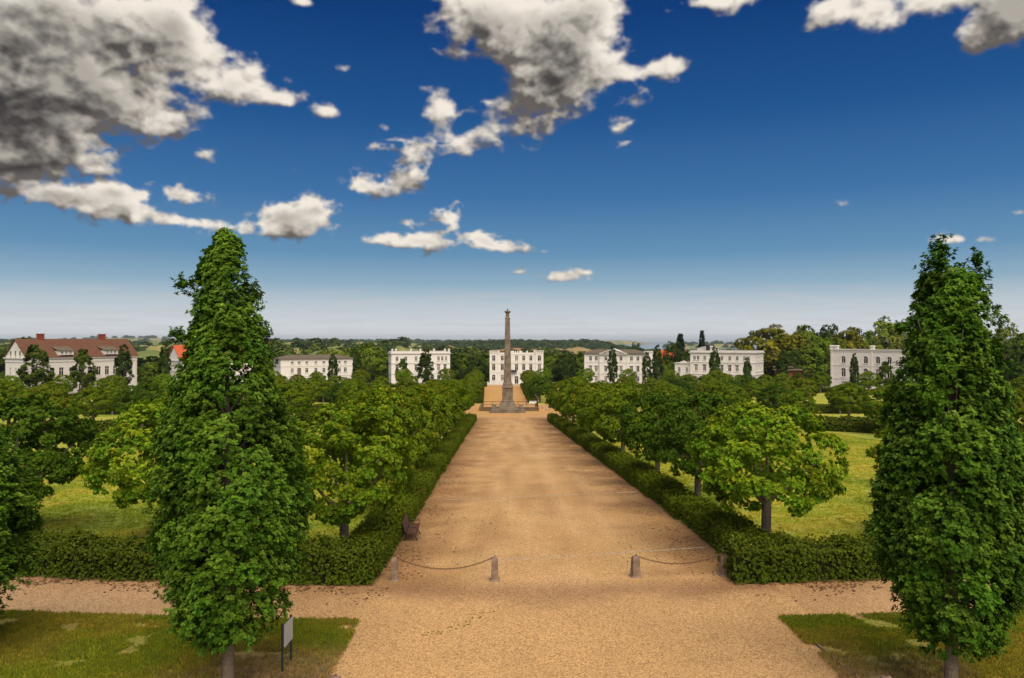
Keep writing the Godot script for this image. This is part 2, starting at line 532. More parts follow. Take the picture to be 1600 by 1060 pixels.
# round clipped maple crown about (0, height, 0)
func maple_crown(sd: int, rx: float, low: float, top: float, base: Color, tip: Color, clumps: int, per: int, leaves: int, size: float) -> ArrayMesh:
	var rg := RandomNumberGenerator.new()
	rg.seed = sd
	var n := FastNoiseLite.new()
	n.seed = sd
	n.frequency = 0.9
	var s := Shape.new()
	var cy := low + (top - low) * 0.47
	for k in clumps:
		var d := ball(rg)
		if d.y < -0.8 and rg.randf() < 0.5: d.y = -d.y
		var shell := rg.randf_range(0.8, 0.98) * (1.0 + 0.13 * n.get_noise_3dv(d * 1.6))
		if k % 6 == 0: shell = rg.randf_range(0.3, 0.7)
		var up := (top - cy) if d.y > 0 else (cy - low)
		var c := Vector3(d.x * rx, d.y * up, d.z * rx) * shell + Vector3(0, cy, 0)
		var out := (Vector3(d.x, d.y * 0.8 + 0.35, d.z)).normalized()
		var rad := rg.randf_range(0.3, 0.52) * rx / 3.0
		var young_lit := rg.randf() * 0.55
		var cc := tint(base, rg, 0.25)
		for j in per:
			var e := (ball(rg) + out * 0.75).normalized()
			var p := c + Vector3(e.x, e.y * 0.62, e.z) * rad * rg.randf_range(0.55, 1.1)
			var mix := clampf(young_lit + rg.randf_range(-0.35, 0.4), 0, 1) * clampf(0.35 + 0.65 * e.y, 0, 1)  # upward sprigs yellower: some young growth, mostly light from above painted in
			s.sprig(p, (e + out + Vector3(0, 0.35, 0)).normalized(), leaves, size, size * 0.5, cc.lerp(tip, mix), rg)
	return s.mesh()

func maple_trunk(sd: int, rx: float, low: float, top: float, girth: float) -> ArrayMesh:
	var rg := RandomNumberGenerator.new()
	rg.seed = sd + 100
	var s := Shape.new()
	s.tube([Vector3(0, -0.2, 0), Vector3(0, 0.15, 0), Vector3(0.02, 1.0, 0), Vector3(0.0, low, 0.02), Vector3(0.05, low + 0.9, 0)], [girth * 1.5, girth * 1.12, girth, girth * 0.95, girth * 0.6], 9)
	for k in 6:
		var a := TAU * k / 6 + rg.randf()
		var o := Vector3(cos(a), 0, sin(a))
		var h := low - 0.1 + rg.randf() * 0.5
		s.tube([Vector3(0, h, 0), o * rx * 0.3 + Vector3(0, h + 0.6, 0), o * rx * 0.55 + Vector3(0, h + (top - low) * 0.35, 0), o * rx * 0.8 + Vector3(0, h + (top - low) * 0.5, 0)], [girth * 0.45, girth * 0.34, girth * 0.2, girth * 0.06], 6)
	s.tube([Vector3(0, low, 0), Vector3(0.1, (low + top) / 2, 0.1), Vector3(0, top - 0.4, 0)], [girth * 0.6, girth * 0.35, 0.02], 6)
	return s.mesh(true)

# upright oak: prof = [height, radius left of the view, radius right of it], clumps on steep branches
func column_crown(sd: int, prof: Array, base: Color, tip: Color, clumps: int, per: int, leaves: int, size: float, tops: Array = []) -> ArrayMesh:
	var rg := RandomNumberGenerator.new()
	rg.seed = sd
	var n := FastNoiseLite.new()
	n.seed = sd
	n.frequency = 0.55
	var s := Shape.new()
	var lo: float = prof[0][0]
	var hi: float = prof[prof.size() - 1][0]
	var total := 0.0
	var sums := []
	for k in prof.size() - 1:
		total += (prof[k + 1][0] - prof[k][0]) * (prof[k][1] + prof[k][2] + prof[k + 1][1] + prof[k + 1][2] + 0.5)
		sums.append(total)
	var boughs := []
	for k in maxi(20, clumps / 10):
		boughs.append([rg.randf() * TAU, lerpf(lo - 0.4, hi - 1.6, pow(rg.randf(), 1.15)), rg.randf_range(1.5, 3.2), rg.randf_range(0.86, 1.04)])
	for k in clumps:
		var y := 0.0
		var a := rg.randf() * TAU
		var shell := rg.randf_range(0.6, 0.98)
		if k % 2:
			var bo = boughs[k % boughs.size()]
			var along := pow(rg.randf(), 0.7)
			y = bo[1] + bo[2] * along
			a = bo[0] + rg.randf_range(-0.2, 0.2)
			shell = (0.34 + 0.66 * sqrt(along)) * bo[3]
		else:
			var t := rg.randf() * total
			var q0 := 0
			while sums[q0] < t: q0 += 1
			y = lerpf(prof[q0][0], prof[q0 + 1][0], rg.randf())
		y = clampf(y, lo, hi - 0.05)
		var q := 0
		while q < prof.size() - 2 and prof[q + 1][0] < y: q += 1
		var f := clampf((y - prof[q][0]) / (prof[q + 1][0] - prof[q][0]), 0, 1)
		var d := Vector3(cos(a), 0, sin(a))
		var rl := lerpf(prof[q][1], prof[q + 1][1], f)
		var rr := lerpf(prof[q][2], prof[q + 1][2], f)
		var r := (rr if d.x > 0 else rl) * absf(d.x) + (rl + rr) * 0.5 * (1.0 - absf(d.x))
		shell *= 1.0 + 0.16 * n.get_noise_3d(d.x * 2.0, y, d.z * 2.0)
		var c := d * r * shell * 0.9 + Vector3(0, y, 0)
		var out := (d * 0.85 + Vector3(0, 0.75, 0)).normalized()
		var rad := minf(rg.randf_range(0.24, 0.42), 0.16 + r * 0.24)
		var young_lit := rg.randf() * 0.5
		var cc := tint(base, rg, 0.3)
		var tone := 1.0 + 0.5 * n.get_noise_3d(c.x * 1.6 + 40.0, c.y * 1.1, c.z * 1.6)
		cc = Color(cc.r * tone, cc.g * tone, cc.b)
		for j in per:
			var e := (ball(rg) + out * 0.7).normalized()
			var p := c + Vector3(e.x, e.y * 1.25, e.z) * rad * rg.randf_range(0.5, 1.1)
			var mix := clampf(young_lit + rg.randf_range(-0.4, 0.45), 0, 1) * clampf(0.4 + 0.6 * e.y, 0, 1)  # paler where sprigs face up: painted top light mixed with young leaf hue
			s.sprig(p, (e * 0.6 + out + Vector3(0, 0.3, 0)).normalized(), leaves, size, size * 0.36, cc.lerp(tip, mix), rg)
	for tp in tops:
		for j in int(tp[3]):
			var e := ball(rg)
			s.sprig(Vector3(tp[0], tp[1], tp[2]) + Vector3(e.x * tp[4], e.y * tp[5], e.z * tp[4]) * rg.randf(), (e * 0.5 + Vector3(0, 1, 0)).normalized(), leaves, size, size * 0.36, tint(base, rg, 0.1), rg)
	return s.mesh()

func column_trunk(sd: int, top: float, wide: float, girth: float) -> ArrayMesh:
	var rg := RandomNumberGenerator.new()
	rg.seed = sd + 50
	var s := Shape.new()
	s.tube([Vector3(0, -0.2, 0), Vector3(0, 0.12, 0), Vector3(0, 0.9, 0.01), Vector3(0.02, 2.4, 0), Vector3(-0.03, top * 0.6, 0.02), Vector3(0, top - 0.3, 0)], [girth * 1.45, girth * 1.12, girth, girth * 0.85, girth * 0.45, 0.015], 10)
	for k in 22:
		var a := rg.randf() * TAU
		var o := Vector3(cos(a), 0, sin(a))
		var h := rg.randf_range(1.3, top * 0.7)
		var l := rg.randf_range(1.2, 2.6)
		var w := wide * rg.randf_range(0.45, 0.8)
		s.tube([Vector3(0, h, 0), o * w * 0.45 + Vector3(0, h + l * 0.35, 0), o * w + Vector3(0, h + l, 0)], [girth * 0.3, girth * 0.2, 0.012], 5)
	return s.mesh(true)

func broad_crown(sd: int, rx: float, low: float, top: float, base: Color, tip: Color, size: float, clumps: int) -> ArrayMesh:
	var rg := RandomNumberGenerator.new()
	rg.seed = sd
	var n := FastNoiseLite.new()
	n.seed = sd
	n.frequency = 0.9
	var s := Shape.new()
	var cy := lerpf(low, top, 0.45)
	for k in clumps:
		var d := ball(rg)
		var shell := rg.randf_range(0.6, 0.95) * (1.0 + 0.38 * n.get_noise_3dv(d * 1.7))
		var up := (top - cy) if d.y > 0 else (cy - low)
		var c := Vector3(d.x * rx, d.y * up, d.z * rx) * shell + Vector3(0, cy, 0)
		var out := Vector3(d.x, d.y * 0.7 + 0.5, d.z).normalized()
		var rad := rg.randf_range(0.13, 0.24) * rx
		var cc := tint(base, rg, 0.3).lerp(tip, rg.randf() * 0.45)
		for j in 16:
			var e := (ball(rg) + out * 0.7).normalized()
			s.sprig(c + Vector3(e.x, e.y * 0.65, e.z) * rad, (e + out).normalized(), 6, size, size * 0.5, cc, rg)
	return s.mesh()

func cone_crown(sd: int, rx: float, low: float, top: float, base: Color, tight: float) -> ArrayMesh:
	var rg := RandomNumberGenerator.new()
	rg.seed = sd
	var s := Shape.new()
	var y := low
	while y < top - 0.2:
		var t := (y - low) / (top - low)
		var r := rx * pow(1.0 - t, tight) + 0.12
		var arms := 7 + int(r * 2.5)
		for k in arms:
			var a := rg.randf() * TAU
			var o := Vector3(cos(a), 0, sin(a))
			var l := r * rg.randf_range(0.6, 1.08)
			for j in 5:
				var f := (j + 1.0) / 5.0
				s.sprig(o * l * f + Vector3(0, y - l * f * f * 0.28, 0), (o + Vector3(0, 0.2, 0)).normalized(), 5, 0.5, 0.13, tint(base, rg, 0.1), rg)
		y += rg.randf_range(0.35, 0.6)
	return s.mesh()

func tree_of(called: String, label: String, category: String, crown: Mesh, trunk: Mesh, leaf: Material) -> Node3D:
	var t := thing(called, label, category)
	put("trunk", trunk, M.bark, t)
	put("crown", crown, leaf, t)
	return t

func again(src: Node3D, called: String, label: String, group: String, at: Vector3, turn: float, wide: float, tall: float) -> Node3D:
	var t: Node3D = src
	if src.has_meta("used"):
		t = src.duplicate()
		t.name = numbered(called)
		add_child(t)
	else:
		src.set_meta("used", true)
	t.set_meta("label", label)
	if group: t.set_meta("group", group)
	t.transform = Transform3D(Basis(Vector3.UP, turn).scaled(Vector3(wide, tall, wide)), at)
	return t

func seen_at(x: float, z: float, r: float) -> bool:
	return z < -4.0 and absf(x) - r < -z * 0.71 + 2.0

# ---------------------------------------------------------------- hedges
func hedge_module(sd: int, l: float, w: float, h: float, sprigs: int, size: float, c: Color, tip: Color) -> ArrayMesh:
	var rg := RandomNumberGenerator.new()
	rg.seed = sd
	var s := Shape.new()
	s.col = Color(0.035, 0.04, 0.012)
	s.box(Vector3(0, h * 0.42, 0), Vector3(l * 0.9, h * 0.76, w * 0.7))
	for k in sprigs:
		var p := Vector3(rg.randf_range(-l / 2, l / 2), 0, 0)
		var ax := Vector3.UP
		if k % 9 == 0:
			var ex := -1.0 if rg.randf() < 0.5 else 1.0
			p = Vector3(ex * l * rg.randf_range(0.44, 0.5), h * rg.randf_range(0.05, 0.9), rg.randf_range(-0.45, 0.45) * w)
			ax = Vector3(ex, 0.5, 0)
		elif rg.randf() < 0.45:
			p.y = h * (rg.randf_range(0.84, 1.02) + 0.13 * sin(p.x * 5.0 + sd) * sin(p.x * 2.3))
			p.z = rg.randf_range(-0.5, 0.5) * w
			p.y -= absf(p.z) / w * 0.3 * h
			ax = Vector3(0, 1, p.z * 0.7)
			if rg.randf() < 0.1: p.y += rg.randf() * 0.3
		else:
			var sd2 := -1.0 if rg.randf() < 0.5 else 1.0
			p.y = h * rg.randf_range(0.02, 0.92)
			p.z = sd2 * w * (0.5 + rg.randf_range(-0.12, 0.08))
			ax = Vector3(0, 0.55, sd2)
		ax = (ax + Vector3(rg.randf_range(-0.5, 0.5), rg.randf_range(-0.2, 0.4), rg.randf_range(-0.5, 0.5))).normalized()
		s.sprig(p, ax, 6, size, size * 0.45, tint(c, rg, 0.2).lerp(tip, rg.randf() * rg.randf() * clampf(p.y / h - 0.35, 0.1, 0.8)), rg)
	return s.mesh()

# hedge along a line of points (x, z)
func hedge(label: String, line: Array, m: Mesh, step: float, wide: float, tall: float) -> void:
	var where := []
	var left := 0.0
	for k in line.size() - 1:
		var a: Vector2 = line[k]
		var b: Vector2 = line[k + 1]
		var l := a.distance_to(b)
		var t := left
		while t < l:
			var p := a.lerp(b, t / l)
			var q := a.lerp(b, (t + 0.5) / l)
			if seen_at(p.x, p.y, 3.0):
				var f := Vector3(q.x - p.x, ground(q.x, q.y) - ground(p.x, p.y), q.y - p.y).normalized()
				if rng.randf() < 0.5: f = -f
				var side := f.cross(Vector3.UP).normalized()
				var bb := Basis(f, side.cross(f), side)
				var v := rng.randf_range(0.87, 1.1)
				where.append(Transform3D(bb * Basis.from_scale(Vector3(1.04, tall * v, wide * rng.randf_range(0.9, 1.1))), on(p.x, p.y)))
			t += step
		left = t - l
	if where.size() == 0: return
	var p0: Vector3 = where[0].origin
	var o := thing("hedge", label, "hedge", p0, 0.0, "clipped hedges along the park paths")
	for k in where.size(): where[k].origin -= p0
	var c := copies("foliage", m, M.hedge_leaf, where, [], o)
	tag(c, "", "", "", "stuff")

# ---------------------------------------------------------------- buildings
# facade with openings, lying in the plane z = 0 of f; openings are [x, y (middle), width, height, arched]
func facade(s: Shape, f: Transform3D, w: float, h: float, open: Array, deep := 0.2) -> void:
	var xs := [-w / 2, w / 2]
	var ys := [0.0, h]
	for o in open:
		xs.append(o[0] - o[2] / 2); xs.append(o[0] + o[2] / 2)
		ys.append(o[1] - o[3] / 2); ys.append(o[1] + o[3] / 2)
	xs.sort(); ys.sort()
	for i in xs.size() - 1:
		if xs[i + 1] - xs[i] < 0.001: continue
		for j in ys.size() - 1:
			if ys[j + 1] - ys[j] < 0.001: continue
			var cx: float = (xs[i] + xs[i + 1]) / 2
			var cy: float = (ys[j] + ys[j + 1]) / 2
			var hole := false
			for o in open:
				if absf(cx - o[0]) < o[2] / 2 and absf(cy - o[1]) < o[3] / 2:
					hole = true
					break
			if not hole:
				s.quad(f * Vector3(xs[i], ys[j], 0), f * Vector3(xs[i], ys[j + 1], 0), f * Vector3(xs[i + 1], ys[j + 1], 0), f * Vector3(xs[i + 1], ys[j], 0))
	for o in open:
		var l: float = o[0] - o[2] / 2
		var r: float = o[0] + o[2] / 2
		var b: float = o[1] - o[3] / 2
		var t: float = o[1] + o[3] / 2
		for e in [[l, b, l, t], [r, t, r, b], [r, b, l, b]] + ([] if o[4] else [[l, t, r, t]]):
			s.quad(f * Vector3(e[0], e[1], 0), f * Vector3(e[2], e[3], 0), f * Vector3(e[2], e[3], -deep), f * Vector3(e[0], e[1], -deep))
		if o[4]:
			var rad: float = o[2] / 2
			var c := Vector3(o[0], t - rad, 0)
			for k in 10:
				var a0 := PI * k / 10.0
				var a1 := PI * (k + 1) / 10.0
				var p0 := c + Vector3(cos(a0), sin(a0), 0) * rad
				var p1 := c + Vector3(cos(a1), sin(a1), 0) * rad
				var top0 := Vector3(p0.x, t, 0)
				var top1 := Vector3(p1.x, t, 0)
				s.quad(f * p0, f * top0, f * top1, f * p1)
				s.quad(f * p0, f * p1, f * (p1 - Vector3(0, 0, deep)), f * (p0 - Vector3(0, 0, deep)))

func window_mesh(w: float, h: float, arched: bool, hood: int) -> Array:
	var key := "%.2f %.2f %s %d" % [w, h, arched, hood]
	if not wins.has(key):
		var s := Shape.new()
		var b := 0.09
		var z := -0.14
		s.box(Vector3(-w / 2 + b / 2, 0, z), Vector3(b, h, 0.07))
		s.box(Vector3(w / 2 - b / 2, 0, z), Vector3(b, h, 0.07))
		s.box(Vector3(0, h / 2 - b / 2, z), Vector3(w - 2 * b, b, 0.066))
		s.box(Vector3(0, -h / 2 + b / 2, z), Vector3(w - 2 * b, b, 0.066))
		s.box(Vector3(0, 0, z), Vector3(0.1, h - 2 * b, 0.06))
		if h > 1.2: s.box(Vector3(0, h * 0.18, z), Vector3(w - 2 * b, 0.1, 0.056))
		s.box(Vector3(0, -h / 2 - 0.08, 0.06), Vector3(w + 0.3, 0.15, 0.26))
		if hood == 1: s.box(Vector3(0, h / 2 + 0.28, 0.09), Vector3(w + 0.55, 0.2, 0.3))
		if hood == 2:
			for k in 8:
				var a0 := PI * k / 8.0
				var a1 := PI * (k + 1) / 8.0
				var m := (a0 + a1) / 2
				var r := w / 2 + 0.16
				s.box(Vector3(cos(m) * r, h / 2 - w / 2 + sin(m) * r, 0.05), Vector3(0.14, r * 0.41, 0.16), Basis(Vector3(0, 0, 1), m))
		var p := Shape.new()
		p.quad(Vector3(-w / 2, -h / 2, 0), Vector3(-w / 2, h / 2, 0), Vector3(w / 2, h / 2, 0), Vector3(w / 2, -h / 2, 0))
		wins[key] = [s.mesh(), p.mesh()]
	return wins[key]

func put_windows(b: Node3D, f: Transform3D, open: Array, frame: Material, pane: Material, hood := 0) -> void:
	for o in open:
		var hd: int = o[5] if o.size() > 5 else hood
		var m := window_mesh(o[2], o[3], o[4], hd)
		var w := put("window", m[0], o[6] if o.size() > 6 else frame, b)
		w.transform = f * Transform3D(Basis(), Vector3(o[0], o[1], 0))
		put("pane", m[1], [pane, pane, pane, M.pane, M.curtain_pane][rng.randi() % 5], w, Vector3(0, 0, -0.17))

func row(xs: Array, y: float, w: float, h: float, arched := false, hood := 0) -> Array:
	var a := []
	for x in xs: a.append([x, y, w, h, arched, hood])
	return a

# four walls of a block; returns the transforms of front, right, back and left
func block(b: Node3D, m: Material, l: float, d: float, h: float, front: Array, right: Array, left: Array, at := Vector3.ZERO, called := "wall") -> Array:
	var s := Shape.new()
	var t := [Transform3D(Basis(), at), Transform3D(Basis(Vector3.UP, PI / 2), at + Vector3(l / 2, 0, -d / 2)), Transform3D(Basis(Vector3.UP, PI), at + Vector3(0, 0, -d)), Transform3D(Basis(Vector3.UP, -PI / 2), at + Vector3(-l / 2, 0, -d / 2))]
	facade(s, t[0], l, h, front)
	facade(s, t[1], d, h, right)
	facade(s, t[2], l, h, [])
	facade(s, t[3], d, h, left)
	put(called, s.mesh(), m, b)
	return t

func band(s: Shape, l: float, d: float, y: float, tall: float, out: float, at := Vector3.ZERO) -> void:
	# a moulding round a block, butt jointed
	s.box(at + Vector3(0, y, out / 2), Vector3(l + 2 * out, tall, out))
	s.box(at + Vector3(0, y, -d - out / 2), Vector3(l + 2 * out, tall, out))
	s.box(at + Vector3(l / 2 + out / 2, y, -d / 2), Vector3(out, tall, d))
	s.box(at + Vector3(-l / 2 - out / 2, y, -d / 2), Vector3(out, tall, d))

func hip_roof(s: Shape, l: float, d: float, y: float, rise: float, out: float, hip: float, at := Vector3.ZERO) -> void:
	var x := l / 2 + out
	var a := at + Vector3(-x, y, out)
	var b := at + Vector3(x, y, out)
	var c := at + Vector3(x, y, -d - out)
	var e := at + Vector3(-x, y, -d - out)
	var p := at + Vector3(-x + hip, y + rise, -d / 2)
	var q := at + Vector3(x - hip, y + rise, -d / 2)
	s.quad(a, p, q, b); s.quad(c, q, p, e)
	s.tri(b, q, c); s.tri(e, p, a)
	var t := Vector3(0, -0.22, 0)
	s.quad(a, b, b + t, a + t); s.quad(b, c, c + t, b + t); s.quad(c, e, e + t, c + t); s.quad(e, a, a + t, e + t)
	s.quad(a + t, b + t, c + t, e + t)

func downpipes(b: Node3D, xs: Array, h: float) -> void:
	for x in xs:
		var s := Shape.new()
		s.tube([Vector3(x, 0, 0.3), Vector3(x, h, 0.3)], [0.07, 0.07], 6)
		put("downpipe", s.mesh(true), M.grey_roof, b)

func place_building(called: String, label: String, x: float, z: float, nx: float, nz: float, category := "building") -> Node3D:
	return thing(called, label, category, on(x, z), atan2(nx, nz), "")

func gable_house(b: Node3D, wall: Material, roof: Material, l: float, d: float, h: float, rise: float, front: Array, left: Array, gable: Array) -> Array:
	var t := block(b, wall, l, d, h, front, [], left)
	var s := Shape.new()
	for k in [-1.0, 1.0]:
		s = Shape.new()
		s.tri(Vector3(k * l / 2, h, 0), Vector3(k * l / 2, h + rise, -d / 2), Vector3(k * l / 2, h, -d))
		put("gable", s.mesh(), wall, b)
	s = Shape.new()
	var o := 0.45
	var x := l / 2 + o
	var k2 := rise / (d / 2)
	var th := Vector3(0, 0.22, 0)
	for e in [[o, -d / 2], [-d - o, -d / 2]]:
		var y0 := h - o * k2
		var a := Vector3(-x, y0, e[0]); var p := Vector3(-x, h + rise, e[1])
		var c := Vector3(x, y0, e[0]); var q := Vector3(x, h + rise, e[1])
		s.quad(a + th, p + th, q + th, c + th); s.quad(a, p, q, c)
		s.quad(a, a + th, c + th, c)
		s.quad(a, p, p + th, a + th); s.quad(c, q, q + th, c + th)
	put("roof", s.mesh(), roof, b)
	return t

func west_house() -> void:
	var b := place_building("manor_house", "white two storey house with brown tiled roof, two brick chimneys and gable end", -128.5, -231.0, 0.848, 0.53)
	var xs := [-14.0, -12.3, -9.5, -6.9, -3.9, -1.2, 1.5, 4.2, 6.8, 9.4, 12.6]
	var up := row(xs, 6.8, 1.35, 2.7)
	var low := row(xs, 2.0, 1.3, 2.2)
	var side := [[-3.4, 6.9, 0.9, 2.8, true], [0.0, 6.9, 0.9, 2.8, true], [3.4, 6.9, 0.9, 2.8, true], [-2.5, 2.1, 1.2, 2.0, false], [2.5, 2.1, 1.2, 2.0, false]]
	var t := gable_house(b, M.plaster, M.brown_tile, 33.0, 12.0, 11.4, 4.9, up + low, side, [])
	put_windows(b, t[0], up + low, M.frame, M.pane)
	put_windows(b, t[3], side, M.frame, M.pane)
	var s := Shape.new()
	band(s, 33.0, 12.0, 11.0, 0.3, 0.42); band(s, 33.0, 12.0, 9.9, 0.22, 0.16); band(s, 33.0, 12.0, 10.72, 0.2, 0.24)
	put("cornice", s.mesh(), M.trim, b)
	s = Shape.new()
	band(s, 33.0, 12.0, 4.7, 0.35, 0.16); band(s, 33.0, 12.0, 0.4, 0.8, 0.1)
	put("string_course", s.mesh(), M.trim, b)
	for x in [-16.1, 16.1, -0.2, 2.9]:
		s = Shape.new(); s.box(Vector3(x, 5.45, 0.08), Vector3(0.7, 8.4, 0.12)); put("pilaster", s.mesh(), M.trim, b)
	# gable end: lunette, small windows, raking cornice
	s = Shape.new()
	for k in 12:
		var a0 := PI * k / 12.0
		var a1 := PI * (k + 1) / 12.0
		s.quad(Vector3(-16.54, 13.0 + sin(a0) * 1.3, -6 + cos(a0) * 1.3), Vector3(-16.54, 13.0 + sin(a1) * 1.3, -6 + cos(a1) * 1.3), Vector3(-16.54, 13.0, -6 + cos(a1) * 1.3), Vector3(-16.54, 13.0, -6 + cos(a0) * 1.3))
	put("lunette", s.mesh(), M.trim, b)
	for z in [-6.0, -3.4, -8.6]:
		var m := window_mesh(0.6, 1.3, true, 0)
		var w := put("window", m[0], M.frame, b)
		w.transform = Transform3D(Basis(Vector3.UP, -PI / 2), Vector3(-16.75, 12.4, z))
		put("pane", m[1], M.dark_pane, w, Vector3(0, 0, -0.1))
	for x in [-5.7, 7.9]:
		var dm := Shape.new()
		dm.box(Vector3(x, 12.35, -0.75), Vector3(4.4, 1.3, 2.2))
		var d := put("dormer", dm.mesh(), M.trim, b)
		var rf := Shape.new()
		rf.quad(Vector3(x - 2.5, 13.1, 0.6), Vector3(x - 2.5, 14.3, -3.2), Vector3(x + 2.5, 14.3, -3.2), Vector3(x + 2.5, 13.1, 0.6))
		rf.quad(Vector3(x - 2.5, 13.0, 0.6), Vector3(x - 2.5, 14.2, -3.2), Vector3(x + 2.5, 14.2, -3.2), Vector3(x + 2.5, 13.0, 0.6))
		rf.quad(Vector3(x - 2.5, 13.1, 0.6), Vector3(x + 2.5, 13.1, 0.6), Vector3(x + 2.5, 13.0, 0.6), Vector3(x - 2.5, 13.0, 0.6))
		put("dormer_roof", rf.mesh(), M.grey_roof, d)
		for k in [-1.2, 0.0, 1.2]:
			var m := window_mesh(0.8, 0.85, false, 0)
			var w := put("window", m[0], M.frame, d, Vector3(x + k, 12.45, 0.5))
			var pn := Shape.new()
			pn.box(Vector3(x + k, 12.45, 0.356), Vector3(0.72, 0.8, 0.02))
			put("pane", pn.mesh(), M.dark_pane, d)
	for x in [-9.8, 8.6]:
		s = Shape.new()
		s.soft_box(Vector3(x, 17.0, -6.0), Vector3(1.9, 1.7, 0.9), 0.04)
		s.soft_box(Vector3(x, 17.95, -6.0), Vector3(2.15, 0.22, 1.15), 0.04)
		put("chimney", s.mesh(), M.brick, b)

func orange_house() -> void:
	var b := place_building("town_house", "white house with bright orange tiled roof half hidden by the tall upright oak", -101.9, -266.0, 0.707, 0.707)
	var xs := [-11.0, -8.4, -5.6, -2.8, 0.0, 2.8, 5.6, 8.4]
	var up := row(xs, 7.9, 0.7, 1.0)
	var mid := row(xs, 4.9, 1.1, 2.0)
	var side := [[-2.6, 7.2, 1.0, 2.0, false], [2.6, 7.2, 1.0, 2.0, false], [-2.6, 3.4, 1.1, 2.0, false], [2.6, 3.4, 1.1, 2.0, false]]
	var t := gable_house(b, M.plaster, M.orange_tile, 25.4, 11.0, 10.3, 4.6, up + mid, side, [])
	put_windows(b, t[0], up + mid, M.frame, M.dark_pane)
	put_windows(b, t[3], side, M.frame, M.dark_pane)
	var s := Shape.new()
	band(s, 25.4, 11.0, 9.85, 0.35, 0.3); band(s, 25.4, 11.0, 6.3, 0.22, 0.12)
	put("cornice", s.mesh(), M.trim, b)

func low_hall() -> void:
	var b := place_building("long_house", "long white house with low grey hipped roof and small top windows", -72.7, -287.0, 0.48, 0.877)
	var xs := [-9.3, -6.8, -4.0, -0.6, 2.4, 5.6, 8.3, 10.6]
	var up := row(xs, 8.9, 1.0, 0.85)
	var mid := row([-9.3, -4.0, -0.6, 2.4, 5.6, 8.3, 10.6], 6.0, 1.15, 1.7)
	mid.append([-6.8, 5.6, 1.4, 2.7, false, 0, M.red_frame])
	var low := row(xs, 2.2, 1.15, 1.9)
	var side := row([-3.5, 0.0, 3.5], 6.0, 1.1, 1.7) + row([-3.5, 0.0, 3.5], 8.9, 1.0, 0.85)
	var t := block(b, M.plaster, 27.0, 12.0, 10.2, up + mid + low, side, side)
	put_windows(b, t[0], up + mid + low, M.frame, M.dark_pane)
	put_windows(b, t[1], side, M.frame, M.dark_pane)
	put_windows(b, t[3], side, M.frame, M.dark_pane)
	var s := Shape.new()
	hip_roof(s, 27.0, 12.0, 10.4, 1.25, 0.5, 4.0)
	put("roof", s.mesh(), M.grey_roof, b)
	s = Shape.new()
	band(s, 27.0, 12.0, 10.05, 0.3, 0.2); band(s, 27.0, 12.0, 7.6, 0.2, 0.12); band(s, 27.0, 12.0, 3.9, 0.2, 0.12)
	put("string_course", s.mesh(), M.trim, b)

func finial(s: Shape, at: Vector3, h: float) -> void:
	s.lathe([[0.34, 0.0], [0.34, h * 0.55], [0.46, h * 0.58], [0.46, h * 0.72], [0.2, h * 0.8], [0.28, h * 0.9], [0.05, h]], 4, at)

func finial_house() -> void:
	var b := place_building("parapet_house", "white flat roofed house with row of small finials along its parapet", -36.0, -303.5, 0.232, 0.973)
	var up := row([-6.0, -1.9, 2.0], 10.2, 1.15, 1.7) + row([7.0, 8.5, 10.0], 10.2, 0.95, 1.7) + row([-9.4], 10.2, 1.1, 1.7)
	var mid := row([-9.4, -6.0, -1.9, 2.0, 7.0, 9.6], 6.7, 1.2, 2.4, false, 1)
	var low := row([-9.4, -6.0, -1.9, 2.0, 7.0, 9.6], 2.4, 1.2, 2.4)
	var side := row([-4.0, 0.0, 4.0], 10.2, 1.1, 1.7) + row([-4.0, 0.0, 4.0], 6.7, 1.2, 2.4)
	var t := block(b, M.plaster, 23.2, 14.0, 12.9, up + mid + low, side, side)
	put_windows(b, t[0], up + mid + low, M.frame, M.dark_pane)
	put_windows(b, t[1], side, M.frame, M.dark_pane)
	put_windows(b, t[3], side, M.frame, M.dark_pane)
	var s := Shape.new()
	band(s, 23.2, 14.0, 12.35, 0.3, 0.4); band(s, 23.2, 14.0, 12.05, 0.2, 0.2); band(s, 23.2, 14.0, 12.98, 0.16, 0.12)
	put("cornice", s.mesh(), M.trim, b)
	s = Shape.new()
	band(s, 23.2, 14.0, 8.5, 0.3, 0.16); band(s, 23.2, 14.0, 4.4, 0.3, 0.16)
	put("string_course", s.mesh(), M.trim, b)
	s = Shape.new(); s.box(Vector3(0, 12.4, -7.0), Vector3(23.0, 0.2, 13.8)); put("roof", s.mesh(), M.grey_roof, b)
	for x in [-11.2, -9.8, -3.9, -0.2, 5.2, 9.6, 11.2]:
		s = Shape.new(); finial(s, Vector3(x, 13.06, -0.45), 1.1); put("finial", s.mesh(), M.plaster, b)

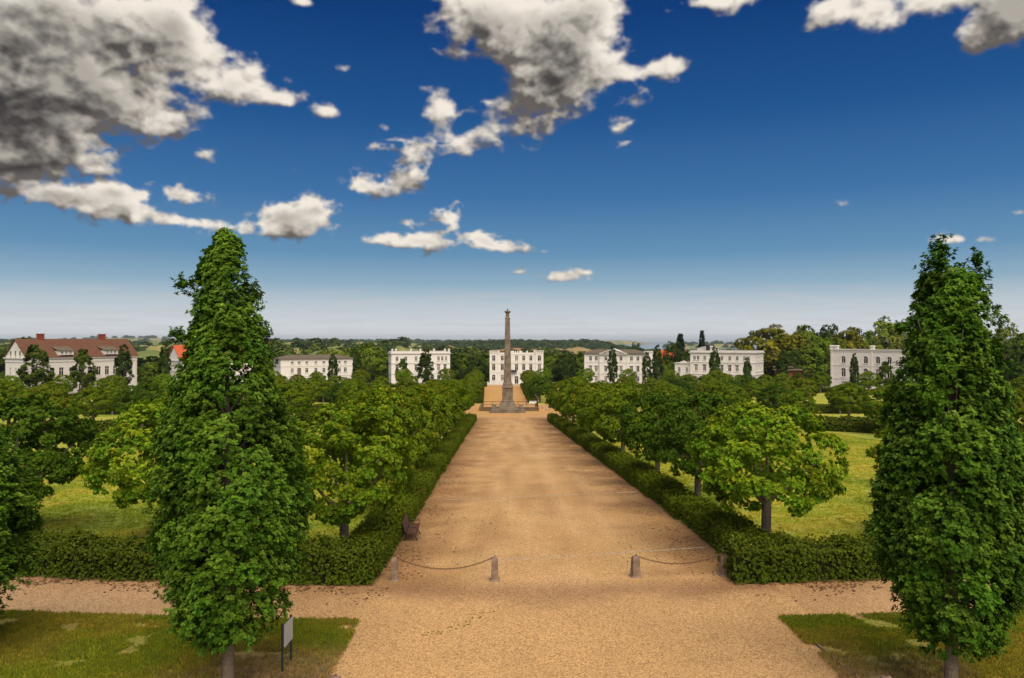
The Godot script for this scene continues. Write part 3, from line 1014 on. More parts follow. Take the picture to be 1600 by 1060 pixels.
func tower_house() -> void:
	var b := place_building("castle_house", "white three storey house with corner towers directly behind the obelisk", 1.8, -306.0, -0.02, 1.0)
	var cols := [-5.7, -2.85, 0.0, 2.85, 5.7]
	var o := row(cols, 10.4, 1.2, 2.0, true, 2) + row(cols, 6.8, 1.3, 2.5, true, 1) + row([-5.7, -2.85, 2.85, 5.7], 2.7, 1.3, 2.4, true, 0) + row([0.0], 1.7, 1.5, 3.2, true, 0)
	var t := block(b, M.plaster, 14.9, 12.0, 12.6, o, [], [])
	put_windows(b, t[0], o, M.frame, M.dark_pane)
	for sgn in [-1.0, 1.0]:
		var at := Vector3(sgn * 9.1, 0, 0.35)
		var w := row([0.0], 10.4, 1.35, 2.2, true, 2) + row([0.0], 6.8, 1.35, 2.5, true, 1) + row([0.0], 2.7, 1.35, 2.4, true, 0)
		var tt := block(b, M.plaster, 3.2, 12.5, 13.3, w, [], [], at, "tower")
		put_windows(b, tt[0], w, M.frame, M.dark_pane)
		var s := Shape.new()
		band(s, 3.2, 12.5, 12.4, 0.22, 0.16, at); band(s, 3.2, 12.5, 13.2, 0.3, 0.22, at)
		band(s, 3.2, 12.5, 8.6, 0.22, 0.1, at); band(s, 3.2, 12.5, 4.6, 0.22, 0.1, at)
		put("tower_cornice", s.mesh(), M.trim, b)
		s = Shape.new(); s.box(at + Vector3(0, 12.9, -6.2), Vector3(3.1, 0.2, 12.4)); put("roof", s.mesh(), M.grey_roof, b)
	var s := Shape.new()
	for y in [12.0, 8.6, 4.6]:
		s.box(Vector3(0, y, 0.08), Vector3(14.9, 0.24, 0.16))
	put("string_course", s.mesh(), M.trim, b)
	for x in [-7.1, -4.25, -1.5, 1.5, 4.25, 7.1]:
		s = Shape.new(); s.box(Vector3(x, 6.55, 0.06), Vector3(0.4, 12.9, 0.11)); s.lathe([[0.3, 12.62], [0.3, 13.1], [0.12, 13.4]], 4, Vector3(x, 0, -0.2)); put("pilaster", s.mesh(), M.plaster, b)
	for x in [-2.1, -1.25, -0.42, 0.42, 1.25, 2.1]:
		s = Shape.new(); s.box(Vector3(x, 12.95, -0.25), Vector3(0.46, 0.7, 0.4)); put("merlon", s.mesh(), M.plaster, b)
	s = Shape.new(); s.box(Vector3(0, 12.5, -6.2), Vector3(14.8, 0.2, 11.8)); put("roof", s.mesh(), M.grey_roof, b)
	s = Shape.new(); s.box(Vector3(-1.2, 4.95, 0.75), Vector3(2.6, 0.16, 1.2)); s.box(Vector3(-1.2, 5.4, 1.3), Vector3(2.6, 0.7, 0.05)); put("balcony", s.mesh(), M.iron, b)
	# terrace wall with balustrade before the door
	s = Shape.new()
	s.box(Vector3(-7.0, 0.35, 4.2), Vector3(9.0, 0.9, 0.4)); s.box(Vector3(7.0, 0.35, 4.2), Vector3(9.0, 0.9, 0.4))
	put("terrace_wall", s.mesh(), M.trim, b)
	for x in [-11.2, -9.0, -6.8, -4.6, -2.6, 2.6, 4.6, 6.8, 9.0, 11.2]:
		s = Shape.new(); s.box(Vector3(x, 1.05, 4.2), Vector3(0.45, 0.5, 0.5)); put("terrace_post", s.mesh(), M.trim, b)

func pediment_house() -> void:
	var b := place_building("pediment_house", "white two storey house with central triangular pediment and low grey roof", 40.0, -303.0, -0.267, 0.963)
	var xs := [-9.1, -6.8, -3.0, 0.0, 3.0, 7.1, 9.6]
	var up := row(xs, 10.3, 1.15, 1.7)
	var mid := row(xs, 6.2, 1.2, 2.2, false, 1)
	var low := row(xs, 2.3, 1.2, 2.1)
	var side := row([-4.2, 0.0, 4.2], 10.3, 1.1, 1.6) + row([-4.2, 0.0, 4.2], 6.2, 1.1, 2.0)
	var t := block(b, M.plaster, 23.2, 13.0, 12.2, up + mid + low, side, [])
	put_windows(b, t[0], up + mid + low, M.frame, M.pane)
	put_windows(b, t[1], side, M.frame, M.pane)
	var s := Shape.new()
	band(s, 23.2, 13.0, 11.95, 0.3, 0.25); band(s, 23.2, 13.0, 8.7, 0.26, 0.16); band(s, 23.2, 13.0, 4.3, 0.26, 0.16)
	put("string_course", s.mesh(), M.trim, b)
	downpipes(b, [-5.7, 11.5], 11.8)
	s = Shape.new(); hip_roof(s, 23.2, 13.0, 12.35, 1.5, 0.7, 4.5); put("roof", s.mesh(), M.grey_roof, b)
	s = Shape.new()
	s.tri(Vector3(-5.3, 12.1, 0.34), Vector3(0, 13.9, 0.34), Vector3(5.3, 12.1, 0.34))
	s.box(Vector3(0, 12.06, 0.5), Vector3(11.2, 0.22, 0.6))
	for k in [-1.0, 1.0]:
		s.box(Vector3(k * 2.72, 13.1, 0.5), Vector3(5.75, 0.24, 0.7), Basis(Vector3(0, 0, 1), -k * 0.327))
		s.quad(Vector3(k * 5.5, 12.2, 0.8), Vector3(0, 14.15, 0.8), Vector3(0, 14.15, -5), Vector3(k * 5.5, 12.2, -5))
	put("pediment", s.mesh(), M.plaster, b)
	for x in [-5.3, 5.3, -11.4, 11.4]:
		s = Shape.new(); s.box(Vector3(x, 6.0, 0.07), Vector3(0.35, 11.6, 0.12)); put("pilaster", s.mesh(), M.trim, b)
	block(b, M.plaster, 3.4, 8.0, 12.9, [], [], [], Vector3(13.3, 0, -4.0), "wing_wall")
	s = Shape.new(); s.box(Vector3(13.3, 12.95, -8.0), Vector3(3.7, 0.25, 8.4)); put("wing_cornice", s.mesh(), M.trim, b)

func attic_house() -> void:
	var b := place_building("cornice_house", "long white house with heavy cornice, small roof attic and low left wing", 77.7, -284.3, -0.521, 0.853)
	var xs := [-10.4, -9.0, -6.5, -3.0, 0.0, 2.9, 5.6, 8.3, 9.7]
	var up := row(xs, 10.5, 1.0, 1.5)
	var mx := [-9.7, -6.5, -3.0, 0.0, 2.9, 5.6, 9.0]
	var mid := row(mx, 6.8, 1.2, 2.3, false, 1)
	var low := row(mx, 2.4, 1.2, 2.2)
	var sx := [-4.6, -3.2, -0.7, 0.7, 3.2, 4.6]
	var side := row(sx, 10.5, 0.9, 1.5) + row(sx, 6.8, 0.9, 2.2) + row(sx, 2.4, 0.9, 2.0)
	var t := block(b, M.plaster, 24.0, 13.0, 13.2, up + mid + low, side, [])
	put_windows(b, t[0], up + mid + low, M.frame, M.pane)
	put_windows(b, t[1], side, M.frame, M.pane)
	var s := Shape.new()
	band(s, 24.0, 13.0, 12.6, 0.3, 0.5); band(s, 24.0, 13.0, 12.3, 0.25, 0.28); band(s, 24.0, 13.0, 13.1, 0.35, 0.12)
	put("cornice", s.mesh(), M.trim, b)
	s = Shape.new()
	band(s, 24.0, 13.0, 8.9, 0.28, 0.2); band(s, 24.0, 13.0, 4.5, 0.28, 0.2)
	put("string_course", s.mesh(), M.trim, b)
	s = Shape.new(); s.box(Vector3(0, 12.9, -6.5), Vector3(23.8, 0.2, 12.8)); put("roof", s.mesh(), M.grey_roof, b)
	s = Shape.new()
	s.box(Vector3(-7.0, 13.6, -6.0), Vector3(7.0, 1.3, 4.0))
	s.tri(Vector3(-10.5, 14.25, -3.98), Vector3(-7.0, 15.0, -3.98), Vector3(-3.5, 14.25, -3.98))
	s.quad(Vector3(-10.7, 14.25, -3.8), Vector3(-7.0, 15.05, -3.8), Vector3(-7.0, 15.05, -8.2), Vector3(-10.7, 14.25, -8.2))
	s.quad(Vector3(-3.3, 14.25, -3.8), Vector3(-7.0, 15.05, -3.8), Vector3(-7.0, 15.05, -8.2), Vector3(-3.3, 14.25, -8.2))
	put("attic", s.mesh(), M.trim, b)
	s = Shape.new(); s.soft_box(Vector3(-6.0, 14.3, -2.6), Vector3(1.2, 2.2, 0.9), 0.05); put("chimney", s.mesh(), M.iron, b)
	block(b, M.plaster, 6.4, 9.0, 8.3, row([-1.5, 1.5], 5.9, 1.0, 1.8), [], [], Vector3(-15.2, 0, -1.0), "wing_wall")
	put_windows(b, Transform3D(Basis(), Vector3(-15.2, 0, -1.0)), row([-1.5, 1.5], 5.9, 1.0, 1.8), M.frame, M.pane)
	s = Shape.new()
	s.box(Vector3(-15.2, 8.4, -5.4), Vector3(6.8, 0.25, 9.6))
	s.tri(Vector3(-17.0, 8.53, -0.9), Vector3(-15.2, 9.3, -0.9), Vector3(-13.4, 8.53, -0.9))
	s.quad(Vector3(-17.0, 8.53, -0.9), Vector3(-15.2, 9.3, -0.9), Vector3(-15.2, 9.3, -3), Vector3(-17.0, 8.53, -3))
	s.quad(Vector3(-13.4, 8.53, -0.9), Vector3(-15.2, 9.3, -0.9), Vector3(-15.2, 9.3, -3), Vector3(-13.4, 8.53, -3))
	put("wing_cornice", s.mesh(), M.trim, b)

func arch_house() -> void:
	var b := place_building("arched_window_house", "plain white house with arched windows and small corner turrets", 117.0, -249.0, -0.786, 0.618)
	var xs := [-9.9, -6.2, -2.3, 1.7, 5.4, 9.2, 12.8]
	var up := row(xs, 10.0, 1.4, 2.3, true, 2)
	var mid := row(xs, 5.7, 1.5, 2.9, true, 2)
	var low := row(xs, 1.7, 1.4, 2.0)
	var t := block(b, M.plaster, 29.0, 13.0, 13.2, up + mid + low, [], [])
	put_windows(b, t[0], up + mid + low, M.frame, M.dark_pane)
	var s := Shape.new()
	band(s, 29.0, 13.0, 13.3, 0.3, 0.25); band(s, 29.0, 13.0, 12.7, 0.18, 0.12)
	put("cornice", s.mesh(), M.trim, b)
	s = Shape.new()
	s.box(Vector3(0, 8.0, 0.06), Vector3(28.0, 0.16, 0.12)); s.box(Vector3(0, 3.6, 0.06), Vector3(28.0, 0.2, 0.12))
	put("string_course", s.mesh(), M.trim, b)
	for x in [-14.0, -0.3, 14.0]:
		s = Shape.new(); s.box(Vector3(x, 6.6, 0.05), Vector3(0.6, 13.1, 0.1)); put("pilaster", s.mesh(), M.plaster, b)
	for x in [-14.1, -12.5, -0.3, 12.5, 14.1]:
		s = Shape.new(); s.lathe([[0.55, 13.45], [0.55, 14.3], [0.68, 14.32], [0.68, 14.6], [0.3, 14.75]], 4, Vector3(x, 0, -0.5)); put("turret", s.mesh(), M.plaster, b)
	s = Shape.new(); s.box(Vector3(0, 13.3, -6.5), Vector3(28.8, 0.2, 12.8)); put("roof", s.mesh(), M.grey_roof, b)

func small_houses() -> void:
	var b := place_building("brick_shed", "low brick outbuilding with flat grey roof before the dark trees", 96.5, -268.0, -0.3, 0.95, "shed")
	var w := row([-2.0, 2.0], 3.0, 1.2, 1.6)
	var t := block(b, M.brick, 8.4, 7.0, 6.0, w, [], [])
	put_windows(b, t[0], w, M.frame, M.dark_pane)
	var s := Shape.new(); s.box(Vector3(0, 6.4, -3.4), Vector3(9.6, 0.35, 8.6)); s.box(Vector3(-1.5, 7.3, -6.0), Vector3(7.0, 0.3, 5.0)); put("roof", s.mesh(), M.grey_roof, b)
	b = place_building("gabled_house", "orange roofed house peeping out between the dark pine and columnar trees", 66.5, -328.0, -0.6, 0.8, "house")
	w = row([-3.5, 0.0, 3.5], 6.0, 1.1, 1.6)
	t = gable_house(b, M.old_plaster, M.orange_tile, 12.0, 9.0, 9.0, 4.6, w, [], [])
	put_windows(b, t[0], w, M.frame, M.dark_pane)

# ---------------------------------------------------------------- ground cover colours
func half(r: float) -> float:
	return 5.4 + 0.0122 * r

func nz(x: float, z: float, f: float) -> float:
	return noise.get_noise_2d(x * f, z * f)

func gravel_paint(x: float, z: float) -> Color:
	var d := -z
	var c := Color(0.74, 0.475, 0.225)
	c = c.lerp(Color(0.8, 0.47, 0.175), smoothstep(120.0, 165.0, d))
	c = c.lerp(Color(0.74, 0.5, 0.29), smoothstep(8.0, 14.0, absf(x - 1.8)) * smoothstep(40.0, 28.0, d))
	var r := Vector2(x - OX, z - OZ).length()
	var off := absf((x - OX) * cos(TURN) - (z - OZ) * sin(TURN))
	if z > OZ and r > 20.0 and r < 129.0:
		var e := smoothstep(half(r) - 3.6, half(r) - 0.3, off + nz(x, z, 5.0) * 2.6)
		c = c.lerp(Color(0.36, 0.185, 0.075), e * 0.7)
		var so := (x - OX) * cos(TURN) - (z - OZ) * sin(TURN)
		var worn := noise.get_noise_2d(so * 22.0, z * 0.9)
		c = c.lerp(Color(0.86, 0.57, 0.3), smoothstep(0.0, 0.4, worn) * smoothstep(4.5, 2.0, off) * 0.6)
		c = c.lerp(Color(0.5, 0.28, 0.12), smoothstep(0.1, 0.45, -worn) * 0.45)
		var moss := smoothstep(0.12, 0.5, nz(x, z, 3.1) + 0.25 * smoothstep(2.5, 5.0, off))
		c = c.lerp(Color(0.5, 0.36, 0.14), moss * 0.2)
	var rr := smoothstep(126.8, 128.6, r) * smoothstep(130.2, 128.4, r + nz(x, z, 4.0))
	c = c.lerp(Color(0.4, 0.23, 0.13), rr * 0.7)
	var q := 1.0 + 0.05 * nz(x, z, 1.3) + 0.09 * nz(x + 50.0, z, 6.0)
	q *= 0.93
	return Color(c.r * q, c.g * q, c.b * q)

func lawn_paint(x: float, z: float) -> Color:
	var c := Color(0.42, 0.46, 0.05).lerp(Color(0.56, 0.5, 0.08), smoothstep(-0.2, 0.5, nz(x, z * 2.2, 3.0)))
	c = c.lerp(Color(0.29, 0.36, 0.035), smoothstep(0.1, 0.5, nz(x + 90.0, z, 1.2)))
	return c

func verge_paint(x: float, z: float) -> Color:
	var c := Color(0.25, 0.28, 0.027).lerp(Color(0.38, 0.3, 0.05), smoothstep(-0.3, 0.35, nz(x, z * 1.5, 4.0)) * 0.8)
	c = c.lerp(Color(0.44, 0.29, 0.14), smoothstep(0.42, 0.62, nz(x + 31.0, z, 7.0)) * 0.4)
	var off := absf(x - 1.8)
	c = c.lerp(Color(0.4, 0.26, 0.15), smoothstep(10.8, 8.2, off + nz(x, z, 6.0) * 2.0) * smoothstep(-23.0, -20.5, z) * 0.9)
	return c

var cells := FastNoiseLite.new()
func land_paint(x: float, z: float) -> Color:
	var rho := sqrt(x * x + z * z)
	if rho < 420.0: return Color(0.1, 0.13, 0.03)
	var px := 800.0 + F * x / maxf(1.0, -z)
	if px > 690.0 and px < 960.0 and -z > 1150.0 and -z < 2150.0: return Color(0.33, 0.18, 0.08) if nz(x, z, 0.08) > -0.15 else Color(0.32, 0.24, 0.1)
	var v := cells.get_noise_2d(x, z * 0.7) * 0.5 + 0.5
	if v < 0.3: return Color(0.36, 0.29, 0.11)
	if v < 0.5: return Color(0.15, 0.2, 0.05)
	if v < 0.68: return Color(0.28, 0.27, 0.08)
	if v < 0.85: return Color(0.1, 0.15, 0.04)
	return Color(0.4, 0.33, 0.15)

func build_ground() -> void:
	var s := Shape.new()
	var az := []
	for k in 36: az.append(deg_to_rad(-180.0 + k * 4.0))
	for k in 240: az.append(deg_to_rad(-36.0 + k * 0.3))
	for k in 37: az.append(deg_to_rad(36.0 + k * 4.0))
	var rad := [0.5, 10.0, 20.0, 28.0, 36.0]
	while rad[rad.size() - 1] < 340.0: rad.append(rad[rad.size() - 1] + 7.0)
	while rad[rad.size() - 1] < 15000.0: rad.append(rad[rad.size() - 1] * 1.024)
	for r in rad:
		for a in az:
			var x: float = r * sin(a)
			var z: float = -r * cos(a)
			s.V.append(Vector3(x, land(x, z), z))
			s.C.append(land_paint(x, z))
	var n := az.size()
	for j in rad.size() - 1:
		for k in n - 1:
			var i := j * n + k
			s.I.append_array([i, i + n, i + 1, i + 1, i + n, i + n + 1])
	tag(put("ground", s.mesh(true), M.land), "", "", "", "structure")
	var w := Shape.new()
	w.quad(Vector3(100, -50, -2400), Vector3(100, -50, -15500), Vector3(9000, -50, -15500), Vector3(9000, -50, -2400))
	tag(put("sea", w.mesh(), M.sea), "", "", "", "structure")
	sheet("gravel_ground", M.gravel, 0.01, 141.5, 70, 260, func(_r): return 0.0, func(_r): return TAU, 0.0, gravel_paint)
	sheet("street", M.gravel, 141.4, 153.0, 6, 260, func(_r): return 0.0, func(_r): return TAU, -0.03, func(x, z): var q: float = 0.36 + 0.05 * nz(x, z, 1.0); return Color(q, q * 0.95, q * 0.88))
	sheet("gravel_path", M.gravel, 22.0, 141.0, 170, 20, func(r): return -asin(minf(0.9, (half(r) + 0.9) / r)), func(r): return asin(minf(0.9, (half(r) + 0.9) / r)), 0.012, gravel_paint)
	for k in 8:
		var lo := func(r): return k * PI / 4 + asin(minf(0.99, (half(r) + 0.45) / r))
		var hi := func(r): return (k + 1) * PI / 4 - asin(minf(0.99, (half(r) + 0.45) / r))
		var near := k == 0 or k == 7
		sheet("lawn", M.lawn, 27.0, 127.0, 60 if near else 30, 70 if near else 24, lo, hi, 0.05, lawn_paint, 0.12)
		var vlo := func(r): return k * PI / 4 + 7.1 / r
		var vhi := func(r): return (k + 1) * PI / 4 - 7.1 / r
		sheet("grass_verge", M.lawn, 131.9, 141.2, 14 if near else 3, 140 if near else 24, vlo, vhi, 0.05, verge_paint, 0.12)

func scatter_grass() -> void:
	var rg := RandomNumberGenerator.new()
	rg.seed = 5
	var s := Shape.new()
	for k in 14:
		var a := rg.randf() * TAU
		var o := Vector3(cos(a), 0, sin(a)) * rg.randf() * 0.1
		var d := Vector3(rg.randf_range(-0.5, 0.5), 1, rg.randf_range(-0.5, 0.5)).normalized()
		var q := rg.randf_range(0.7, 1.3)
		s.leaf(o, d, d.cross(Vector3(cos(a), 0, sin(a))).normalized(), rg.randf_range(0.04, 0.085), 0.007, Color(0.9 * q, 0.95 * q, 0.75 * q))
	var m := s.mesh()
	for side in [-1, 1]:
		var where := []
		var tints := []
		for k in 26000:
			var r := rg.randf_range(131.65, 138.5)
			var w: float = 6.8 + 15.0 * pow(rg.randf(), 1.3)
			var p := polar(r, side * w / r)
			if not seen_at(p.x, p.y, 0.5) or p.y > -16.5: continue
			if nz(p.x + 31.0, p.y, 7.0) > 0.5 or (absf(p.x - 1.8) < 9.8 and p.y > -22.0 and rg.randf() < 0.75): continue
			var sc := rg.randf_range(0.8, 1.8)
			where.append(Transform3D(Basis(Vector3.UP, rg.randf() * TAU).scaled(Vector3(sc, sc, sc)), on(p.x, p.y, 0.05)))
			var c := verge_paint(p.x, p.y)
			var q := rg.randf_range(0.6, 1.35)
			tints.append(Color(c.r * q * rg.randf_range(0.85, 1.25), c.g * q * 1.1, c.b))
		tag(copies("grass", m, M.grass_blade, where, tints), "short grass tufts on the %s verge beside the gravel crossing" % ("left" if side < 0 else "right"), "grass", "", "stuff")
		where = []
		tints = []
		for k in 30000:
			var r := rg.randf_range(70.0, 126.0)
			var w: float = half(r) + 1.2 + 34.0 * rg.randf()
			var p := polar(r, side * asin(minf(1.0, w / r)))
			if not seen_at(p.x, p.y, 0.5): continue
			var sc := rg.randf_range(1.0, 2.0)
			where.append(Transform3D(Basis(Vector3.UP, rg.randf() * TAU).scaled(Vector3(sc * 1.4, sc * 0.8, sc * 1.4)), on(p.x, p.y, 0.05)))
			var c := lawn_paint(p.x, p.y)
			var q := rg.randf_range(0.7, 1.2)
			tints.append(Color(c.r * q * 1.05, c.g * q * 1.05, c.b))
		tag(copies("grass", m, M.grass_blade, where, tints), "mown yellow green grass of the %s front lawn behind its hedge" % ("left" if side < 0 else "right"), "grass", "", "stuff")
	# weeds in the gravel, and fallen leaves along the hedges
	s = Shape.new()
	for k in 7:
		var a := k * 0.9
		s.leaf(Vector3.ZERO, Vector3(cos(a), 0.35 + rg.randf(), sin(a)).normalized(), Vector3(-sin(a), 0, cos(a)), 0.09, 0.02, Color(0.2, 0.2, 0.04))
	var weeds := []
	for k in 60:
		var t := rg.randf()
		var x := lerpf(-2.6, -0.6, t) + rg.randfn(0, 0.16)
		var z := lerpf(-23.4, -25.9, t * t) + rg.randfn(0, 0.12)
		weeds.append(Transform3D(Basis(Vector3.UP, rg.randf() * TAU).scaled(Vector3.ONE * rg.randf_range(0.25, 0.6)), on(x, z, 0.01)))
	for k in 500:
		var r := rg.randf_range(40.0, 126.0)
		var w := rg.randfn(3.8, 1.3) * (1.0 if rg.randf() < 0.5 else -1.0)
		var p := polar(r, w / r)
		if nz(p.x, p.y, 3.1) > 0.05: weeds.append(Transform3D(Basis(Vector3.UP, rg.randf() * TAU).scaled(Vector3.ONE * rg.randf_range(0.3, 0.8)), on(p.x, p.y, 0.015)))
	tag(copies("weeds", s.mesh(), M.grass_blade, weeds), "small green weeds sprouting from the gravel avenue", "weeds", "", "stuff")
	s = Shape.new()
	s.quad(Vector3(-0.05, 0.012, 0), Vector3(0, 0.02, 0.04), Vector3(0.06, 0.01, 0), Vector3(0, 0.004, -0.04))
	var where := []
	var tints := []
	for k in 9000:
		var p: Vector2
		if k % 3:
			var r := rg.randf_range(34.0, 127.5)
			var w := (half(r) - absf(rg.randfn(0, 1.1))) * (1.0 if rg.randf() < 0.5 else -1.0)
			p = polar(r, w / r)
		else:
			p = polar(128.1 + absf(rg.randfn(0, 0.7)), rg.randf_range(-0.2, 0.2))
			if absf(p.x - 2.0) < 6.5: continue
		if nz(p.x, p.y, 6.0) < -0.1: continue
		where.append(Transform3D(Basis(Vector3.UP, rg.randf() * TAU).scaled(Vector3.ONE * rg.randf_range(0.5, 1.3)), on(p.x, p.y, 0.014)))
		tints.append(Color(0.2, 0.085, 0.035).lerp(Color(0.12, 0.06, 0.03), rg.randf()))
	tag(copies("fallen_leaves", s.mesh(), M.litter, where, tints), "dry reddish brown leaves lying along the foot of the hedges", "leaf litter", "", "stuff")

# ---------------------------------------------------------------- monument and furniture
func obelisk() -> void:
	var b := thing("obelisk", "tall weathered stone obelisk with a crown shaped top on stepped plinth", "monument", on(OX, OZ))
	var s := Shape.new()
	s.lathe([[3.6, -0.4], [3.6, 0.38], [3.5, 0.42], [3.25, 0.42], [3.25, 0.8], [3.15, 0.84], [2.3, 0.84]], 4)
	put("base_step", s.mesh(), M.obelisk_stone, b)
	for k in [[-2.75, 0.1], [2.75, -0.1]]:
		s = Shape.new()
		s.soft_box(Vector3(k[0], 1.1, 1.9 + k[1]), Vector3(0.8, 0.52, 1.1), 0.14); s.soft_box(Vector3(k[0], 1.1, -1.9), Vector3(0.8, 0.52, 1.1), 0.14)
		put("corner_stone", s.mesh(), M.obelisk_stone, b)
	for c in [[1.86, 0.82, 1.3], [1.66, 1.3, 1.76], [1.45, 1.76, 2.1]]:
		s = Shape.new()
		s.lathe([[c[0], c[1]], [c[0] - 0.16, c[2] - 0.05], [c[0] - 0.24, c[2]], [0.5, c[2]]], 8, Vector3.ZERO, 0.04)
		put("plinth_course", s.mesh(), M.obelisk_stone, b)
	s = Shape.new()
	s.lathe([[1.2, 2.1], [1.2, 2.4], [1.06, 2.52], [1.03, 4.75], [1.0, 4.8]], 8, Vector3.ZERO, 0.03)
	put("pedestal", s.mesh(), M.obelisk_stone, b)
	for k in 4:
		s = Shape.new()
		var bb := Basis(Vector3.UP, k * PI / 2)
		for e in [[Vector3(0, 2.85, 1.06), Vector3(1.5, 0.1, 0.06)], [Vector3(0, 4.5, 1.06), Vector3(1.5, 0.1, 0.06)], [Vector3(-0.7, 3.675, 1.06), Vector3(0.1, 1.55, 0.06)], [Vector3(0.7, 3.675, 1.06), Vector3(0.1, 1.55, 0.06)]]:
			s.box(bb * e[0], e[1], bb)
		put("panel_frame", s.mesh(), M.obelisk_stone, b)
	s = Shape.new()
	s.lathe([[1.0, 4.8], [1.08, 4.86], [1.18, 5.0], [1.18, 5.18], [1.1, 5.26], [0.9, 5.3]], 8, Vector3.ZERO, 0.03)
	put("pedestal_cap", s.mesh(), M.obelisk_stone, b)
	s = Shape.new()
	s.lathe([[0.98, 5.28], [1.0, 5.5], [0.92, 5.6], [0.96, 5.75], [0.9, 5.95], [0.8, 6.1]], 8, Vector3.ZERO, 0.12)
	put("shaft_base", s.mesh(), M.obelisk_stone, b)
	s = Shape.new()
	var prof := []
	for k in 13: prof.append([lerpf(0.78, 0.46, k / 12.0), lerpf(6.05, 18.9, k / 12.0)])
	s.lathe(prof, 8, Vector3.ZERO, 0.22)
	put("shaft", s.mesh(), M.obelisk_stone, b)
	s = Shape.new()
	s.lathe([[0.46, 18.88], [0.52, 18.95], [0.52, 19.15], [0.44, 19.22], [0.38, 19.3], [0.38, 19.6]], 8, Vector3.ZERO, 0.22)
	put("collar", s.mesh(), M.obelisk_stone, b)
	s = Shape.new()
	s.lathe([[0.36, 19.58], [0.44, 19.66], [0.3, 19.8], [0.34, 20.0], [0.5, 20.18], [0.62, 20.34], [0.64, 20.46], [0.6, 20.54], [0.3, 20.6]], 16)
	put("crown_capital", s.mesh(), M.obelisk_stone, b)
	s = Shape.new()
	s.lathe([[0.26, 20.58], [0.12, 20.66], [0.18, 20.78], [0.16, 20.9], [0.06, 21.0], [0.02, 21.1]], 10)
	put("finial", s.mesh(), M.obelisk_stone, b)
	# low terrace wall, railing and gate behind
	var w := thing("terrace_wall", "low rubble stone terrace wall behind the foot of the obelisk", "wall", on(OX + 0.3, OZ - 3.2))
	var rg := RandomNumberGenerator.new()
	rg.seed = 12
	for side in [-1.0, 1.0]:
		for r in 3:
			var x := 0.05
			while x < 6.0:
				var l := minf(rg.randf_range(0.45, 0.95), 6.2 - x)
				s = Shape.new()
				var q := rg.randf_range(0.7, 1.25)
				s.col = Color(q, q * rg.randf_range(0.9, 1.0), q * rg.randf_range(0.75, 1.0))
				s.soft_box(Vector3(side * (x + l / 2), 0.0 + r * 0.29, rg.randf_range(-0.03, 0.03)), Vector3(l - 0.03, 0.27, 0.5), 0.03)
				put("stone", s.mesh(), M.wall_stone, w)
				x += l
		s = Shape.new(); s.col = Color(1.3, 1.3, 1.5)
		s.soft_box(Vector3(side * 3.1, 0.78, 0), Vector3(6.2, 0.14, 0.62), 0.03); put("coping", s.mesh(), M.wall_stone, w)
		s = Shape.new(); s.col = Color(0.9, 0.9, 0.9)
		s.soft_box(Vector3(side * 6.0, 0.3, -5.4), Vector3(0.42, 0.9, 10.2), 0.03); put("side_wall", s.mesh(), M.wall_stone, w)
	var rl := thing("railing", "thin iron railing at the back of the obelisk terrace", "railing", on(OX + 0.3, OZ - 13.4))
	for k in 7:
		s = Shape.new(); s.box(Vector3(-5.7 + k * 1.9, 0.65, 0), Vector3(0.09, 1.6, 0.09)); put("post", s.mesh(), M.iron, rl)
	for y in [0.75, 1.4]:
		s = Shape.new(); s.tube([Vector3(-5.7, y, 0), Vector3(5.7, y, 0)], [0.04, 0.04], 6); put("rail", s.mesh(), M.iron, rl)
	rl = thing("iron_fence", "dark iron bar fence on the right side of the obelisk terrace", "fence", on(OX + 6.3, OZ - 8.4))
	for k in 56:
		s = Shape.new(); s.box(Vector3(0, 1.25, -4.95 + k * 0.18), Vector3(0.05, 1.1, 0.09)); put("bar", s.mesh(), M.iron, rl)
	for y in [0.82, 1.8]:
		s = Shape.new(); s.box(Vector3(0, y, 0), Vector3(0.06, 0.07, 10.2)); put("rail", s.mesh(), M.iron, rl)
	for k in [[6.9, -166.5, 0.7, "tallest pale stone post, beside the middle of the iron fence by the obelisk"], [7.3, -161.5, 0.55, "short pale stone post near the front end of the iron fence"], [7.9, -160.2, 0.6, "pale stone post farthest right of the iron fence by the obelisk"], [6.6, -170.0, 0.6, "pale stone post at the back end of the iron fence"]]:
		s = Shape.new()
		s.lathe([[0.24, -0.1], [0.24, k[2] * 0.7], [0.2, k[2] * 0.92], [0.08, k[2]]], 10)
		tag(put("stone_post", s.mesh(), M.white_stone, null, on(k[0], k[1])), k[3], "post", "pale posts beside the obelisk terrace")
	var wb := thing("white_bench", "white painted bench under the trees just right of the obelisk", "bench", on(4.9, -177.0))
	for k in 3:
		s = Shape.new(); s.box(Vector3(0, 0.45, -0.2 + k * 0.16), Vector3(1.9, 0.04, 0.13)); put("slat", s.mesh(), M.white_paint, wb)
		s = Shape.new(); s.box(Vector3(0, 0.62 + k * 0.17, -0.32 - k * 0.03), Vector3(1.9, 0.15, 0.04)); put("slat", s.mesh(), M.white_paint, wb)
	for k in [-0.8, 0.8]:
		s = Shape.new(); s.box(Vector3(k, 0.2, -0.05), Vector3(0.07, 0.5, 0.5)); put("leg", s.mesh(), M.white_paint, wb)

